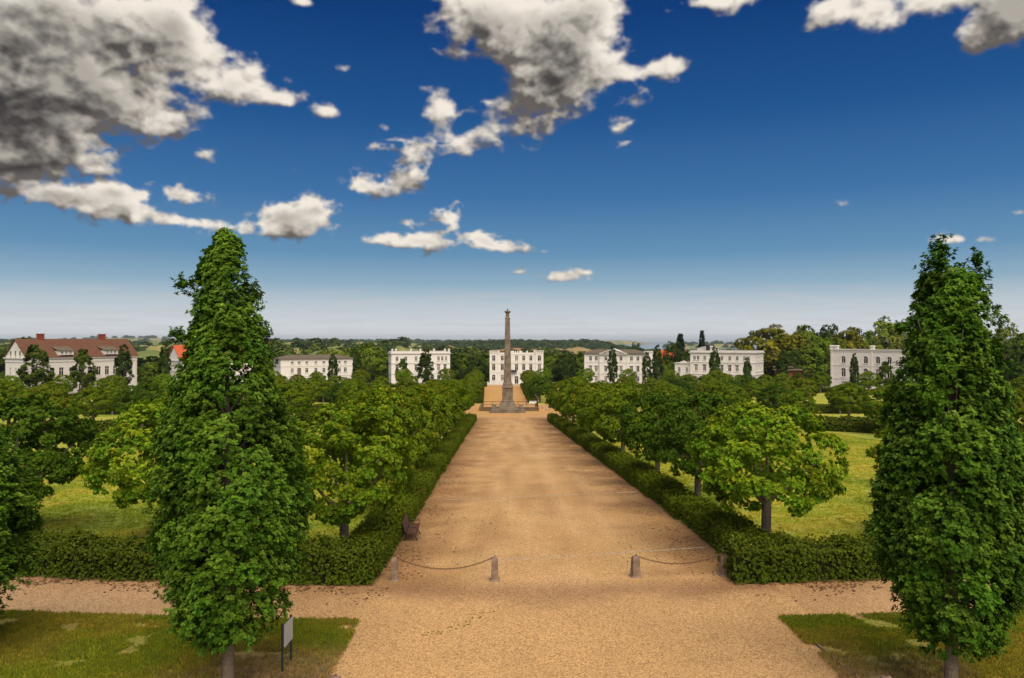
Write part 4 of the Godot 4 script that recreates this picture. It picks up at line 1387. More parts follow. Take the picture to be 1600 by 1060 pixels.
func bollard(label: String, x: float, z: float, h: float, w: float, turn: float) -> void:
	var b := thing("stone_bollard", label, "bollard", on(x, z), turn, "square stone bollards at the mouth of the avenue")
	var s := Shape.new()
	s.lathe([[w * 0.5 + 0.06, -0.15], [w * 0.5 + 0.05, 0.03], [w * 0.5, 0.06], [w * 0.4, h - 0.1], [w * 0.33, h - 0.02], [w * 0.2, h], [0.02, h + 0.01]], 8, Vector3.ZERO, 0.12)
	put("post", s.mesh(), M.granite, b)
	s = Shape.new()
	s.tube([Vector3(0, h - 0.02, 0), Vector3(0, h + 0.05, 0), Vector3(0.03, h + 0.07, 0), Vector3(0.05, h + 0.03, 0)], [0.014, 0.014, 0.014, 0.012], 6)
	put("hook", s.mesh(), M.rust, b)

func chain(label: String, a: Vector3, b: Vector3, sag: float) -> void:
	var s := Shape.new()
	var l := a.distance_to(b)
	var n := int(l * 1.05 / 0.075)
	for k in n:
		var t := (k + 0.5) / n
		var p := a.lerp(b, t) - Vector3(0, sag * 4.0 * t * (1.0 - t), 0) - a
		var t2 := (k + 1.0) / n
		var q := a.lerp(b, t2) - Vector3(0, sag * 4.0 * t2 * (1.0 - t2), 0) - a
		var f := (q - p).normalized()
		var sd := f.cross(Vector3.UP).normalized()
		var w := sd if k % 2 else sd.cross(f)
		var pts := []
		var rr := []
		for j in 9:
			var an := TAU * j / 8
			pts.append(p + f * cos(an) * 0.05 + w * sin(an) * 0.026)
			rr.append(0.009)
		s.tube(pts, rr, 4)
	tag(put("chain", s.mesh(), M.rust, null, a), label, "chain", "sagging chains between stone bollards")

func drain(label: String, a: Vector2, b: Vector2, gap: float) -> void:
	var rg := RandomNumberGenerator.new()
	rg.seed = int(a.y * 7)
	var s := Shape.new()
	var l := a.distance_to(b)
	var d := (b - a) / l
	var o := on(a.x, a.y)
	for k in int(l / 0.11):
		for j in 2:
			if rg.randf() < gap * (1.0 - k * 0.11 / l): continue
			var p := a + d * (k * 0.11) + Vector2(-d.y, d.x) * (j * 0.1)
			var q := rg.randf_range(0.65, 1.2)
			s.col = Color(q, q * 0.97, q * 0.92)
			s.soft_box(on(p.x, p.y, 0.012 + rg.randf_range(-0.006, 0.008)) - o, Vector3(rg.randf_range(0.07, 0.1), 0.05, rg.randf_range(0.065, 0.09)), 0.015, Basis(Vector3.UP, rg.randf_range(-0.2, 0.2)))
	tag(put("cobble_gutter", s.mesh(), M.white_stone, null, o), label, "gutter", "thin cobble gutters crossing the avenue")

func wooden_bench() -> void:
	var b := thing("park_bench", "brown slatted park bench with iron legs against the left avenue hedge", "bench", on(-4.7, -36.1), PI / 2 + 0.05)
	for k in 4:
		var s := Shape.new(); s.soft_box(Vector3(0, 0.44 - absf(k - 1.5) * 0.012, -0.12 + k * 0.125), Vector3(1.9, 0.04, 0.105), 0.008); put("slat", s.mesh(), M.bench_wood, b)
		s = Shape.new(); s.soft_box(Vector3(0, 0.53 + k * 0.115, -0.24 - k * 0.04), Vector3(1.9, 0.1, 0.035), 0.008, Basis(Vector3.RIGHT, -0.33)); put("slat", s.mesh(), M.bench_wood, b)
	for x in [-0.72, 0.72]:
		var s := Shape.new()
		s.tube([Vector3(x, 0.0, 0.33), Vector3(x, 0.22, 0.22), Vector3(x, 0.4, 0.26), Vector3(x, 0.41, -0.2), Vector3(x, 0.95, -0.41)], [0.03, 0.026, 0.026, 0.026, 0.02], 6)
		s.tube([Vector3(x, 0.0, -0.38), Vector3(x, 0.2, -0.22), Vector3(x, 0.41, -0.2)], [0.03, 0.026, 0.026], 6)
		s.tube([Vector3(x, 0.4, 0.26), Vector3(x, 0.62, 0.3), Vector3(x, 0.66, 0.1), Vector3(x, 0.64, -0.25)], [0.02, 0.02, 0.02, 0.018], 6)
		put("leg", s.mesh(true), M.iron, b)

func notice_board() -> void:
	var b := thing("information_board", "white notice board on two slim dark posts beside the tall upright oak", "sign", on(-6.15, -20.95), PI / 2 - 0.05)
	for x in [-0.34, 0.34]:
		var s := Shape.new(); s.tube([Vector3(x, -0.1, 0), Vector3(x, 1.34, 0)], [0.03, 0.03], 8, true); put("post", s.mesh(true), M.blue_post, b)
	var s := Shape.new(); s.soft_box(Vector3(0, 1.0, 0.05), Vector3(0.64, 0.6, 0.03), 0.006); put("board", s.mesh(), M.board_white, b)
	s = Shape.new(); s.box(Vector3(0, 1.0, 0.067), Vector3(0.56, 0.52, 0.004)); put("panel", s.mesh(), M.board_white, b)

func car(label: String, x: float, z: float, turn: float, paint: Material) -> void:
	var c := thing("parked_car", label, "car", on(x, z), turn, "cars parked by the brown roofed house")
	var loft := func(st: Array, m: Material, called: String) -> void:
		var s := Shape.new()
		var prev: Array[Vector3] = []
		for q in st:
			var now: Array[Vector3] = []
			for k in [[-1.0, 0.0], [-1.0, 0.7], [-0.86, 1.0], [0.86, 1.0], [1.0, 0.7], [1.0, 0.0]]:
				now.append(Vector3(q[0], lerpf(q[1], q[2], k[1]), k[0] * lerpf(q[3], q[4], k[1])))
			if prev.size():
				for k in 6: s.quad(prev[k], now[k], now[(k + 1) % 6], prev[(k + 1) % 6])
			else:
				for k in range(1, 5): s.tri(now[0], now[k], now[k + 1])
			prev = now
		for k in range(1, 5): s.tri(prev[0], prev[k + 1], prev[k])
		put(called, s.mesh(), m, c)
	loft.call([[-2.15, 0.35, 0.7, 0.7, 0.65], [-2.05, 0.22, 0.85, 0.82, 0.76], [-1.2, 0.2, 0.95, 0.86, 0.8], [0.5, 0.2, 0.95, 0.87, 0.82], [1.6, 0.2, 0.88, 0.85, 0.76], [2.05, 0.24, 0.72, 0.78, 0.68], [2.15, 0.35, 0.6, 0.68, 0.6]], paint, "body")
	loft.call([[-1.75, 0.9, 0.94, 0.76, 0.7], [-1.25, 0.9, 1.36, 0.78, 0.62], [0.1, 0.9, 1.42, 0.79, 0.62], [1.0, 0.9, 0.94, 0.78, 0.7]], M.dark_pane, "cabin_glass")
	loft.call([[-1.3, 1.36, 1.4, 0.62, 0.56], [-0.6, 1.42, 1.47, 0.63, 0.58], [0.15, 1.4, 1.45, 0.62, 0.56]], paint, "roof")
	for wx in [-1.35, 1.32]:
		for wz in [-0.78, 0.78]:
			var s := Shape.new(); s.tube([Vector3(wx, 0.31, wz - 0.1), Vector3(wx, 0.31, wz + 0.1)], [0.31, 0.31], 16, true)
			var w := put("wheel", s.mesh(), M.tyre, c)
			s = Shape.new(); s.tube([Vector3(wx, 0.31, wz - 0.105), Vector3(wx, 0.31, wz + 0.105)], [0.19, 0.19], 12, true); put("rim", s.mesh(), M.lamp_glass, w)
	for wz in [-0.55, 0.55]:
		var s := Shape.new(); s.box(Vector3(2.1, 0.58, wz), Vector3(0.1, 0.14, 0.3)); put("headlight", s.mesh(), M.lamp_glass, c)

# ---------------------------------------------------------------- planting
const EXPO := 3.0
const LEAF_DARK := Color(0.062, 0.145, 0.012)
const LEAF_MID := Color(0.1, 0.21, 0.012)
const LEAF_LIGHT := Color(0.13, 0.28, 0.016)
const TIP_LIT := Color(0.38, 0.4, 0.02)  # yellow of young leaves, brightened to carry painted sunlight on crown tops

func plant_maples() -> void:
	var kinds := []
	var spec := [[31, LEAF_MID, TIP_LIT], [32, LEAF_DARK, Color(0.12, 0.19, 0.015)], [33, LEAF_LIGHT, TIP_LIT], [34, LEAF_MID, Color(0.42, 0.33, 0.02)], [35, LEAF_MID, TIP_LIT]]
	for q in spec:
		var rx := 2.95
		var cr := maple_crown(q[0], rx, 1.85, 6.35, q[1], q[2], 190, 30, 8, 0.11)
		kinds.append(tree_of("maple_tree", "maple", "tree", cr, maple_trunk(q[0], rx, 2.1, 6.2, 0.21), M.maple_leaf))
	var g := "round crowned maples in rows along the park paths"
	# the avenue: [x, z, width, height, kind]
	var right := [[10.8, -32.6, 1.0, 1.0, 2], [10.4, -43.0, 0.98, 1.02, 1], [9.9, -52.3, 0.9, 1.0, 1], [9.3, -64.5, 0.95, 1.04, 0], [9.0, -74.5, 0.95, 1.0, 0], [8.7, -84.5, 0.95, 1.05, 3], [8.5, -95.0, 1.0, 1.05, 4], [8.4, -105.5, 0.95, 1.1, 0], [8.2, -116.0, 1.0, 1.05, 3], [8.3, -127.0, 1.0, 1.0, 1]]
	var left := [[-6.9, -31.5, 0.93, 0.98, 4], [-7.2, -42.0, 0.95, 1.05, 0], [-7.4, -52.5, 0.95, 1.03, 3], [-7.6, -63.0, 0.95, 1.03, 0], [-7.8, -74.0, 0.97, 1.05, 3], [-8.0, -84.5, 1.0, 1.03, 4], [-8.2, -95.0, 1.0, 1.06, 0], [-8.4, -105.5, 1.0, 1.08, 3], [-8.5, -116.0, 1.05, 1.05, 4], [-8.7, -127.0, 1.0, 1.05, 3]]
	for e in [[right, "right"], [left, "left"]]:
		for k in e[0].size():
			var q = e[0][k]
			again(kinds[q[4]], "maple_tree", "round crowned maple, %s from the front in the row along the %s avenue hedge" % [ORD[k], e[1]], g, on(q[0], q[1]), rng.randf() * TAU, q[2] * (0.93 if k else 1.0), q[3])
	for q in [[-15.3, -34.6, 1.12, 1.0, 2, "maple behind the tall left oak, nearest the avenue in the left rim row"], [-23.2, -36.2, 1.05, 1.0, 1, "dark leaning maple on the left lawn between the two left oaks"], [-31.5, -40.0, 1.0, 1.0, 0, "maple at the left edge on the near left lawn rim"], [19.3, -34.0, 1.0, 1.0, 0, "maple hidden behind the tall right oak, on the right lawn rim"], [27.2, -37.5, 1.0, 1.0, 3, "maple at the right edge behind the tall right oak"]]:
		again(kinds[q[4]], "maple_tree", q[5], g, on(q[0], q[1]), rng.randf() * TAU, q[2], q[3])
	var where := ["avenue", "right near path", "right cross path", "right far path", "rear avenue", "left far path", "left cross path", "left near path"]
	var quarter := ["right front lawn", "right near lawn", "right far lawn", "right rear lawn", "left rear lawn", "left far lawn", "left near lawn", "left front lawn"]
	for k in 8:
		for side in [-1.0, 1.0]:
			if k == 0: continue
			var idx := 0
			for j in 9:
				var r := 33.0 + j * 10.6 + rng.randf_range(-0.8, 0.8)
				var w := half(r) + 2.6
				var p := polar(r, k * PI / 4 + side * asin(w / r))
				idx += 1
				if not seen_at(p.x, p.y, 3.5): continue
				var kd: int = [0, 3, 4, 1, 0, 3][rng.randi() % 6]
				var v := rng.randf_range(0.84, 0.98)
				var near_side := "nearer" if (side < 0) == (k < 4) else "farther"
				if k == 4: near_side = "right" if side < 0 else "left"
				again(kinds[kd], "maple_tree", "round maple, %s from the obelisk on the %s side of the %s" % [ORD[idx - 1], near_side, where[k]], g, on(p.x, p.y), rng.randf() * TAU, v * rng.randf_range(0.95, 1.1), v * rng.randf_range(0.95, 1.08))
		# round the rim of each lawn
		var a := k * PI / 4 + 0.165
		var n := 0
		while a < (k + 1) * PI / 4 - 0.12:
			var r := 122.4
			var p := polar(r, a)
			n += 1
			a += 0.071 if k == 0 or k == 7 else 0.125
			if not seen_at(p.x, p.y, 3.0) or (k == 7 and p.x > -37.0) or (k == 0 and p.x < 31.0): continue
			var kd: int = [0, 4, 3, 0, 2][rng.randi() % 5]
			if k == 7 or k == 0: kd = [4, 0, 2][n % 3]
			var v := rng.randf_range(0.92, 1.08)
			again(kinds[kd], "maple_tree", "round maple, %s clockwise in the rim row of the %s" % [ORD[n - 1], quarter[k]], g, on(p.x, p.y), rng.randf() * TAU, v, v)

func plant_hedges() -> void:
	var near := hedge_module(41, 2.6, 1.55, 1.2, 1700, 0.062, Color(0.07, 0.12, 0.01), Color(0.24, 0.26, 0.025))
	var far := hedge_module(43, 2.6, 1.6, 1.15, 330, 0.16, Color(0.07, 0.115, 0.01), Color(0.22, 0.24, 0.025))
	var where := ["the avenue", "the near diagonal path to the right", "the cross path to the right", "the far diagonal path to the right", "the avenue beyond the obelisk", "the far diagonal path to the left", "the cross path to the left", "the near diagonal path to the left"]
	var quarter := ["right front lawn", "right near lawn", "right far lawn", "right rear lawn", "left rear lawn", "left far lawn", "left near lawn", "left front lawn"]
	var ragged := hedge_module(42, 2.6, 1.5, 1.15, 1800, 0.066, Color(0.1, 0.165, 0.011), Color(0.34, 0.36, 0.025))
	for k in 8:
		for side in [-1.0, 1.0]:
			var line := []
			for j in 21:
				var r := lerpf(30.0, 126.6, j / 20.0)
				line.append(polar(r, k * PI / 4 + side * asin((half(r) + (1.2 if k == 0 and side > 0 else 0.75)) / r)))
			line.reverse()
			var s := "right" if (side > 0) == (k == 0 or k == 1 or k == 7) else "left"
			if k == 2 or k == 6: s = "nearer" if (side < 0) == (k == 2) else "farther"
			if k == 3 or k == 5: s = "nearer" if (side < 0) == (k == 3) else "farther"
			if k == 1 or k == 7: s = "nearer" if (side < 0) == (k == 1) else "farther"
			if k == 4: s = "right" if side < 0 else "left"
			if k == 0: s = "right" if side > 0 else "left"
			hedge("clipped green hedge along the %s side of %s" % [s, where[k]], line, ragged if k == 0 else far, 2.35, 1.0, 1.0)
		var arc := []
		for j in 41:
			var a := lerpf(k * PI / 4 + (half(127.0) + (0.75 if k == 0 else 0.1)) / 127.0, (k + 1) * PI / 4 - (half(127.0) + 0.1) / 127.0, j / 40.0)
			arc.append(polar(127.1, a))
		hedge("clipped green hedge round the outer rim of the %s" % quarter[k], arc, near if k == 0 or k == 7 else far, 2.35, 1.05, 1.12)

func plant_oaks() -> void:
	var base := Color(0.062, 0.155, 0.013)
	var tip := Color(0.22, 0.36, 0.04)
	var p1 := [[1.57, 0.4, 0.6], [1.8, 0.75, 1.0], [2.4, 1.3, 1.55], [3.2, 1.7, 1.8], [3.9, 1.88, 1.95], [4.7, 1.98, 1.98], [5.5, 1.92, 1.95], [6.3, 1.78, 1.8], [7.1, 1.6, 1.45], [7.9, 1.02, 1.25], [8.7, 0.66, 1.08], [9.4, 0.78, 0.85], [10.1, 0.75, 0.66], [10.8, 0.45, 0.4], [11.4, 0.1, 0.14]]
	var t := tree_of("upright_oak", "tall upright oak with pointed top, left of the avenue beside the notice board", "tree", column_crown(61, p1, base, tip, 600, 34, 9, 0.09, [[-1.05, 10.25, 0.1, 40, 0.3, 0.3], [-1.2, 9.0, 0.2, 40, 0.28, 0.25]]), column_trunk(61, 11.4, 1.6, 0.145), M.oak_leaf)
	t.position = on(-7.02, -19.0)
	var p2 := [[1.42, 0.3, 0.6], [1.7, 0.65, 1.1], [2.3, 1.05, 1.5], [3.1, 1.4, 1.65], [3.9, 1.62, 1.75], [4.8, 1.7, 1.75], [5.6, 1.62, 1.7], [6.4, 1.55, 1.55], [7.1, 1.4, 1.3], [7.8, 1.15, 1.05], [8.6, 0.9, 0.95], [9.3, 0.8, 0.85], [9.9, 0.65, 0.75], [10.3, 0.5, 0.6]]
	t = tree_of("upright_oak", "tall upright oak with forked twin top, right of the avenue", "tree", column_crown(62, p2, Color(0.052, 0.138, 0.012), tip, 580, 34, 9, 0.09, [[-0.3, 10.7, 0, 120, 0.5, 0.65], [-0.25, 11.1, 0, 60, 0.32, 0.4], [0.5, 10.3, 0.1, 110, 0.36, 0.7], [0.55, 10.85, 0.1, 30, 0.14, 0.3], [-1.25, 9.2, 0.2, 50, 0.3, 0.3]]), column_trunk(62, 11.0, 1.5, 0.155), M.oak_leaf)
	t.position = on(10.7, -18.7)
	t = tree_of("upright_oak", "dark upright oak cut off by the left edge of the picture", "tree", column_crown(63, p1, base, tip, 480, 30, 9, 0.09), column_trunk(63, 11.4, 1.6, 0.145), M.oak_leaf)
	t.transform = Transform3D(Basis(Vector3.UP, 2.1).scaled(Vector3(1.1, 0.78, 1.1)), on(-15.3, -21.0))
	# the same oaks at the far rim: [column, row of the top, width, label]
	var slim := tree_of("upright_oak", "", "tree", column_crown(64, [[1.0, 0.6, 0.6], [2.5, 1.5, 1.5], [5.0, 1.75, 1.75], [8.0, 1.3, 1.3], [10.5, 0.8, 0.8], [12.0, 0.15, 0.15]], Color(0.035, 0.08, 0.011), Color(0.1, 0.16, 0.02), 150, 14, 6, 0.3), column_trunk(64, 11.0, 1.2, 0.16), M.oak_leaf)
	var loose := tree_of("upright_oak", "", "tree", column_crown(65, [[1.0, 0.9, 0.9], [3.0, 2.2, 2.2], [6.0, 2.6, 2.6], [9.0, 1.7, 1.7], [11.0, 1.0, 1.0], [12.0, 0.2, 0.2]], Color(0.055, 0.11, 0.011), Color(0.16, 0.2, 0.02), 190, 14, 6, 0.3), column_trunk(65, 11.0, 1.8, 0.18), M.oak_leaf)
	for q in [[57, 540, 46, "broad loose oak before the gable end of the brown roofed house", 1], [130, 547, 38, "loose pointed oak before the middle of the brown roofed house", 1], [193, 540, 25, "slim dark oak before the right end of the brown roofed house", 0], [257, 536, 18, "slim dark oak in the gap left of the orange roofed house", 0], [520, 553, 15, "slim oak before the right part of the long grey roofed house", 0], [557, 549, 13, "slim dark oak just right of the long grey roofed house", 0],
		[665, 547, 24, "pointed dark oak before the middle of the house with roof finials", 0], [629, 561, 22, "small loose oak before the left part of the house with roof finials", 1], [898, 562, 13, "small slim oak between the castle house and the pediment house", 0], [884, 553, 12, "slim dark oak just right of the castle house", 0], [957, 541, 15, "slim dark oak covering the middle of the white pediment", 0], [1011, 551, 14, "slim oak before the right corner of the pediment house", 0],
		[1027, 540, 17, "slim dark oak between the pediment house and the long cornice house", 0], [1117, 543, 17, "slim dark oak before the middle of the long cornice house", 0], [1168, 560, 13, "short slim oak before the right corner of the long cornice house", 0], [1222, 550, 19, "dark upright oak between the cornice house and brick shed", 0], [1335, 553, 13, "slim oak before the left half of the arched window house", 0], [1384, 566, 26, "broad oak before the right half of the arched window house", 1], [1592, 540, 26, "dark upright oak by the right edge of the picture", 0]]:
		var u: float = (q[0] - 800.0) / F
		var aa := 1.0 + u * u
		var dd := (312.0 - 1.8 * u + sqrt(pow(312.0 - 1.8 * u, 2) - 4.0 * aa * (156.0 * 156.0 + 0.81 - 137.0 * 137.0))) / (2.0 * aa)
		var at := on(u * dd, -dd)
		var h: float = 9.0 + (530.0 - q[1]) / F * dd - at.y
		var src := loose if q[4] else slim
		again(src, "upright_oak", q[3], "upright oaks along the outer ring", at, rng.randf() * TAU, q[2] / F * dd / (5.0 if q[4] else 3.4), h / 12.0)

func plant_back() -> void:
	var mid := tree_of("broadleaf_tree", "", "tree", broad_crown(71, 5.0, 1.8, 12.0, Color(0.08, 0.16, 0.011), Color(0.24, 0.31, 0.022), 0.42, 90), maple_trunk(71, 5.0, 2.5, 11.0, 0.3), M.wood_leaf)
	var dark := tree_of("broadleaf_tree", "", "tree", broad_crown(72, 5.0, 1.5, 12.0, Color(0.035, 0.078, 0.011), Color(0.09, 0.14, 0.015), 0.42, 90), maple_trunk(72, 5.0, 2.5, 11.0, 0.3), M.wood_leaf)
	var olive := tree_of("broadleaf_tree", "", "tree", broad_crown(73, 5.0, 1.5, 12.0, Color(0.13, 0.16, 0.012), Color(0.32, 0.3, 0.025), 0.42, 95), maple_trunk(73, 5.0, 2.5, 11.0, 0.3), M.wood_leaf)
	var pale := tree_of("broadleaf_tree", "", "tree", broad_crown(74, 5.0, 2.0, 12.0, Color(0.14, 0.21, 0.025), Color(0.28, 0.34, 0.04), 0.42, 80), maple_trunk(74, 5.0, 2.5, 11.0, 0.3), M.wood_leaf)
	var spruce := tree_of("spruce_tree", "", "tree", cone_crown(75, 3.3, 1.5, 12.0, Color(0.016, 0.04, 0.018), 0.85), column_trunk(75, 11.5, 0.5, 0.2), M.wood_leaf)
	var kinds := [mid, dark, olive, pale, spruce]
	for q in [[1200, 509, 92, 312, 2, "big olive brown tree just right of the long cornice house"], [1238, 520, 60, 335, 2, "olive tree rising behind the brick shed"], [1264, 508, 62, 338, 0, "tall green tree, second dome right of the big olive tree"], [1290, 509, 52, 345, 1, "tall dark green tree above the left corner of the arched house"], [1322, 513, 56, 336, 2, "olive green tree above the roof left half of the arched house"], [1343, 512, 46, 346, 0, "green tree above the roof middle of the arched house"], [1380, 502, 64, 352, 3, "tall pale green tree above the right half of the arched house"], [1412, 504, 62, 350, 3, "grey green tree touching the tall right oak's left side"],
		[1262, 538, 86, 300, 0, "broad green tree behind the flat roofed brick shed"], [1290, 527, 62, 305, 0, "bright green tree at the left corner of the arched house"], [1235, 548, 40, 290, 1, "dark low tree left of the brick shed"], [1455, 515, 70, 330, 0, "green tree half hidden behind the tall right oak"], [1500, 520, 80, 335, 1, "dark tree wholly behind the tall right oak"], [1575, 512, 56, 338, 3, "pale green tree right of the tall right oak"], [1562, 535, 60, 300, 1, "dark green tree low at the right edge"], [1605, 520, 60, 320, 0, "green tree cut by the right edge"],
		[983, 541, 16, 335, 1, "narrow dark tree behind the pediment house, left of a pair"], [994, 537, 19, 338, 1, "narrow dark tree behind the pediment house, right of a pair"], [1063, 520, 30, 325, 4, "tall dark pine left of the pointed spruce"], [1051, 534, 26, 322, 1, "dark bushy tree at the foot of the tall pine"], [1097, 515, 21, 335, 4, "pointed spruce rising behind the small roof attic"], [1016, 548, 24, 330, 0, "yellow green tree behind the right end of the pediment house"], [1070, 548, 30, 318, 1, "dark tree between orange roof and cornice house"],
		[580, 535, 56, 330, 0, "large green tree between the long house and the finial house"], [556, 543, 24, 335, 1, "dark narrow tree at the right end of the long house"], [603, 553, 36, 325, 0, "green bushy tree left of the finial house"], [535, 547, 46, 350, 3, "pale green tree behind the right end of the long roof"], [512, 548, 46, 355, 3, "pale green tree behind the middle of the long roof"], [706, 556, 30, 330, 1, "dark tree right beside the finial house"], [722, 552, 42, 335, 0, "green tree midway between finial house and castle house"], [745, 555, 36, 332, 1, "dark green tree left of the castle house"], [757, 560, 24, 340, 0, "small green tree touching the castle house left tower"],
		[865, 552, 32, 340, 0, "green tree right beside the castle house right tower"], [884, 556, 40, 335, 1, "dark green tree midway between castle house and pediment house"], [908, 549, 34, 345, 0, "light green tree left of the pediment house"], [800, 549, 30, 350, 1, "dark tree showing above the castle house roof"], [838, 548, 30, 352, 0, "green tree above the castle house roof at its right"],
		[6, 548, 40, 255, 1, "dark green tree left of the brown roofed house"], [-22, 540, 50, 260, 0, "green tree at the left edge behind the gable end"], [236, 566, 44, 256, 0, "green tree in the gap right of the brown roofed house"], [412, 556, 40, 320, 0, "green tree behind the tall left oak"], [1043, 562, 22, 300, 0, "green tree in front of the orange roofed house"], [1000, 556, 20, 345, 0, "small green tree behind the pediment house roof"], [1180, 552, 40, 318, 1, "dark tree behind the right end of the cornice house"]]:
		var d: float = q[3]
		var x: float = (q[0] - 800.0) / F * d
		var at := Vector3(x, land(x, -d) - 0.1, -d)
		var h: float = 9.0 + (530.0 - q[1]) / F * d - at.y
		var wd: float = q[2] / F * d / (6.6 if q[4] == 4 else 10.4)
		again(kinds[q[4]], "spruce_tree" if q[4] == 4 else "broadleaf_tree", q[5], "trees behind the white houses", at, rng.randf() * TAU, wd, h / 12.2)

func plant_woods() -> void:
	var rg := RandomNumberGenerator.new()
	rg.seed = 8
	var s := Shape.new()
	for k in 80:
		var d := ball(rg)
		d.y = absf(d.y) * 1.1 - 0.15
		var q := rg.randf_range(0.6, 1.4)
		s.sprig(d * rg.randf_range(0.72, 1.0) * Vector3(1, 1.15, 1) + Vector3(0, 0.45, 0), (d + Vector3(0, 0.3, 0)).normalized(), 4, 0.36, 0.2, Color(q, q, q), rg)
	s.col = Color(0.5, 0.5, 0.5)
	s.lathe([[0.6, -0.2], [0.8, 0.3], [0.6, 1.0], [0.2, 1.3]], 7)
	var m := s.mesh()
	var sets := [[], [], [], []]
	var tints := [[], [], [], []]
	for k in 30000:
		var px := rg.randf_range(-70, 1670)
		var d := 345.0 * pow(24.0, pow(rg.randf(), 0.9))
		var x := (px - 800.0) / F * d
		var z := -d
		var y := land(x, z)
		if y < -48.5: continue
		var wood := nz(x, z, 0.55 if d < 1500.0 else 0.2) + 0.28 * smoothstep(900.0, 400.0, d)
		var hill := 0.0
		for h in hills:
			if absf(px - h[0]) < h[3] * 0.95 and absf(d - h[1]) < h[4] * 0.9: hill = 1.0 if h[0] != 200.0 else 0.3
		if px > 690 and px < 960 and d > 1150.0 and d < 2050.0: continue
		if px > 205 and px < 262 and d < 1500.0 and d > 420.0: continue
		if d > 800.0 and px < 690.0: wood -= 0.3
		if wood + hill * 0.6 < 0.02 + rg.randf() * 0.12: continue
		var sc := rg.randf_range(4.0, 6.5) * (1.0 + d / 2600.0)
		if d > 2500.0: sc *= 0.75
		var g := 0 if d < 1300.0 else (1 if px < 690.0 else (2 if px < 975.0 and d < 4000.0 else 3))
		sets[g].append(Transform3D(Basis(Vector3.UP, rg.randf() * TAU).scaled(Vector3(sc * 1.25, sc * rg.randf_range(0.8, 1.1), sc * 1.25)), Vector3(x, y - 0.3 * sc, z)))
		var c := Color(0.045, 0.095, 0.013).lerp(Color(0.13, 0.175, 0.018), rg.randf() * (1.0 if d < 1300.0 else 0.35))
		tints[g].append(c)
	var names := ["green woods in the valley close behind the white houses", "dark wooded hills and tree belts on the left horizon", "dark blue green wooded ridge behind the castle house", "wooded far shore beyond the blue water on the right"]
	for g in 4:
		if sets[g].size(): tag(copies("woods", m, M.wood_leaf, sets[g], tints[g]), names[g], "forest", "", "stuff")

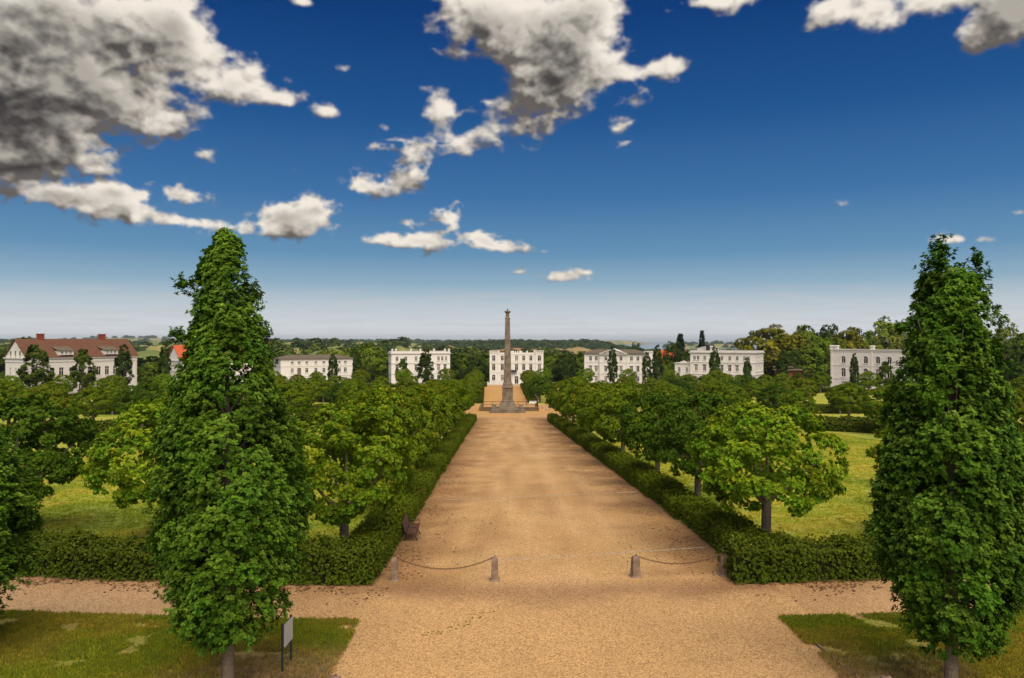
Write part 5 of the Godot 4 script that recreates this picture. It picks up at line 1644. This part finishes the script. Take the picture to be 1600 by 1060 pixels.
# ---------------------------------------------------------------- the scene
func _ready() -> void:
	rng.seed = 2024
	noise.noise_type = FastNoiseLite.TYPE_SIMPLEX
	noise.frequency = 0.05
	noise.fractal_octaves = 3
	cells.noise_type = FastNoiseLite.TYPE_CELLULAR
	cells.cellular_return_type = FastNoiseLite.RETURN_CELL_VALUE
	cells.frequency = 0.0042
	var cam := Camera3D.new()
	cam.name = "camera"
	cam.position = Vector3(0, 9, 0)
	cam.fov = rad_to_deg(2.0 * atan(530.0 / F))
	cam.near = 0.1
	cam.far = 20000.0
	add_child(cam)
	var env := Environment.new()
	env.background_mode = Environment.BG_SKY
	var pano := PanoramaSkyMaterial.new()
	pano.panorama = ImageTexture.create_from_image(make_sky())
	env.sky = Sky.new()
	env.sky.sky_material = pano
	env.tonemap_mode = Environment.TONE_MAPPER_LINEAR
	env.tonemap_exposure = EXPO
	env.background_energy_multiplier = 1.0 / EXPO
	env.sdfgi_enabled = true
	env.ssao_enabled = true
	env.ssil_enabled = true
	env.fog_enabled = true
	env.fog_mode = Environment.FOG_MODE_EXPONENTIAL
	env.fog_density = 0.000055
	env.fog_light_color = Color(0.86, 0.92, 1.0)
	var we := WorldEnvironment.new()
	we.name = "environment"
	we.environment = env
	add_child(we)
	var sun := DirectionalLight3D.new()
	sun.name = "sun"
	sun.light_energy = 0.5
	sun.light_color = Color(1.0, 0.93, 0.82)
	sun.light_angular_distance = 60.0
	sun.shadow_enabled = true
	sun.look_at_from_position(Vector3(0.14, 0.78, 0.6), Vector3.ZERO)
	add_child(sun)
	materials()
	var t0 := Time.get_ticks_msec()
	build_ground()
	west_house(); orange_house(); low_hall(); finial_house(); tower_house(); pediment_house(); attic_house(); arch_house(); small_houses()
	plant_oaks()
	plant_maples()
	plant_hedges()
	plant_back()
	plant_woods()
	obelisk()
	scatter_grass()
	var z1 := -28.85
	bollard("leftmost pinkish stone bollard of the row, at the corner of the left hedge", -4.42, z1, 0.88, 0.29, 0.1)
	bollard("greenish brown stone bollard, second from left, near the middle of the avenue", -0.65, -28.85, 0.88, 0.28, 0.0)
	bollard("thick mossy stone bollard, third from left, right of the avenue middle", 4.72, -29.35, 0.8, 0.32, 0.2)
	bollard("rightmost pinkish stone bollard of the row, at the corner of the right hedge", 8.15, -29.55, 0.84, 0.3, 0.1)
	bollard("stone bollard whose top just shows at the bottom edge, left of the crossing", -4.25, -18.4, 0.88, 0.34, 0.0)
	bollard("stone bollard whose top just shows at the bottom edge, right of the crossing", 9.0, -18.4, 0.88, 0.34, 0.0)
	chain("rusty chain hanging between the two left bollards", on(-4.42, -28.85, 0.9), on(-0.65, -28.85, 0.9), 0.46)
	chain("rusty chain hanging between the two right bollards", on(4.72, -29.35, 0.82), on(8.15, -29.55, 0.86), 0.36)
	drain("pale cobble gutter across the avenue just behind the bollards", Vector2(-4.1, -30.9), Vector2(8.7, -34.1), 0.75)
	drain("pale cobble gutter across the avenue beyond the bench", Vector2(-4.5, -46.7), Vector2(8.3, -50.0), 0.3)
	drain("third pale cobble gutter across the middle of the avenue", Vector2(-4.6, -72.0), Vector2(7.0, -75.5), 0.5)
	drain("fourth faint cobble gutter far along the avenue", Vector2(-4.6, -99.0), Vector2(6.0, -103.0), 0.6)
	for side in [-1.0, 1.0]:
		var s := Shape.new()
		for k in 30:
			var a := polar(133.4 + k * 0.26, side * 6.98 / 133.0)
			var b := polar(133.4 + (k + 1) * 0.26, side * 6.98 / 133.0)
			s.box((on(a.x, a.y) + on(b.x, b.y)) / 2 + Vector3(0, 0.03, 0), Vector3(0.05, 0.12, 0.27), Basis(Vector3.UP, 0.02))
		tag(put("lawn_edging", s.mesh(), M.granite), "thin stone edging strip along the %s verge by the gravel crossing" % ("left" if side < 0 else "right"), "edging")
	wooden_bench()
	notice_board()
	car("red car parked before the brown roofed white house", -123.3, -233.0, -0.9, M.car_red)
	car("dark car parked left of the red car", -126.8, -226.6, -0.9, M.car_dark)
	print("built in ", Time.get_ticks_msec() - t0, " ms after sky")
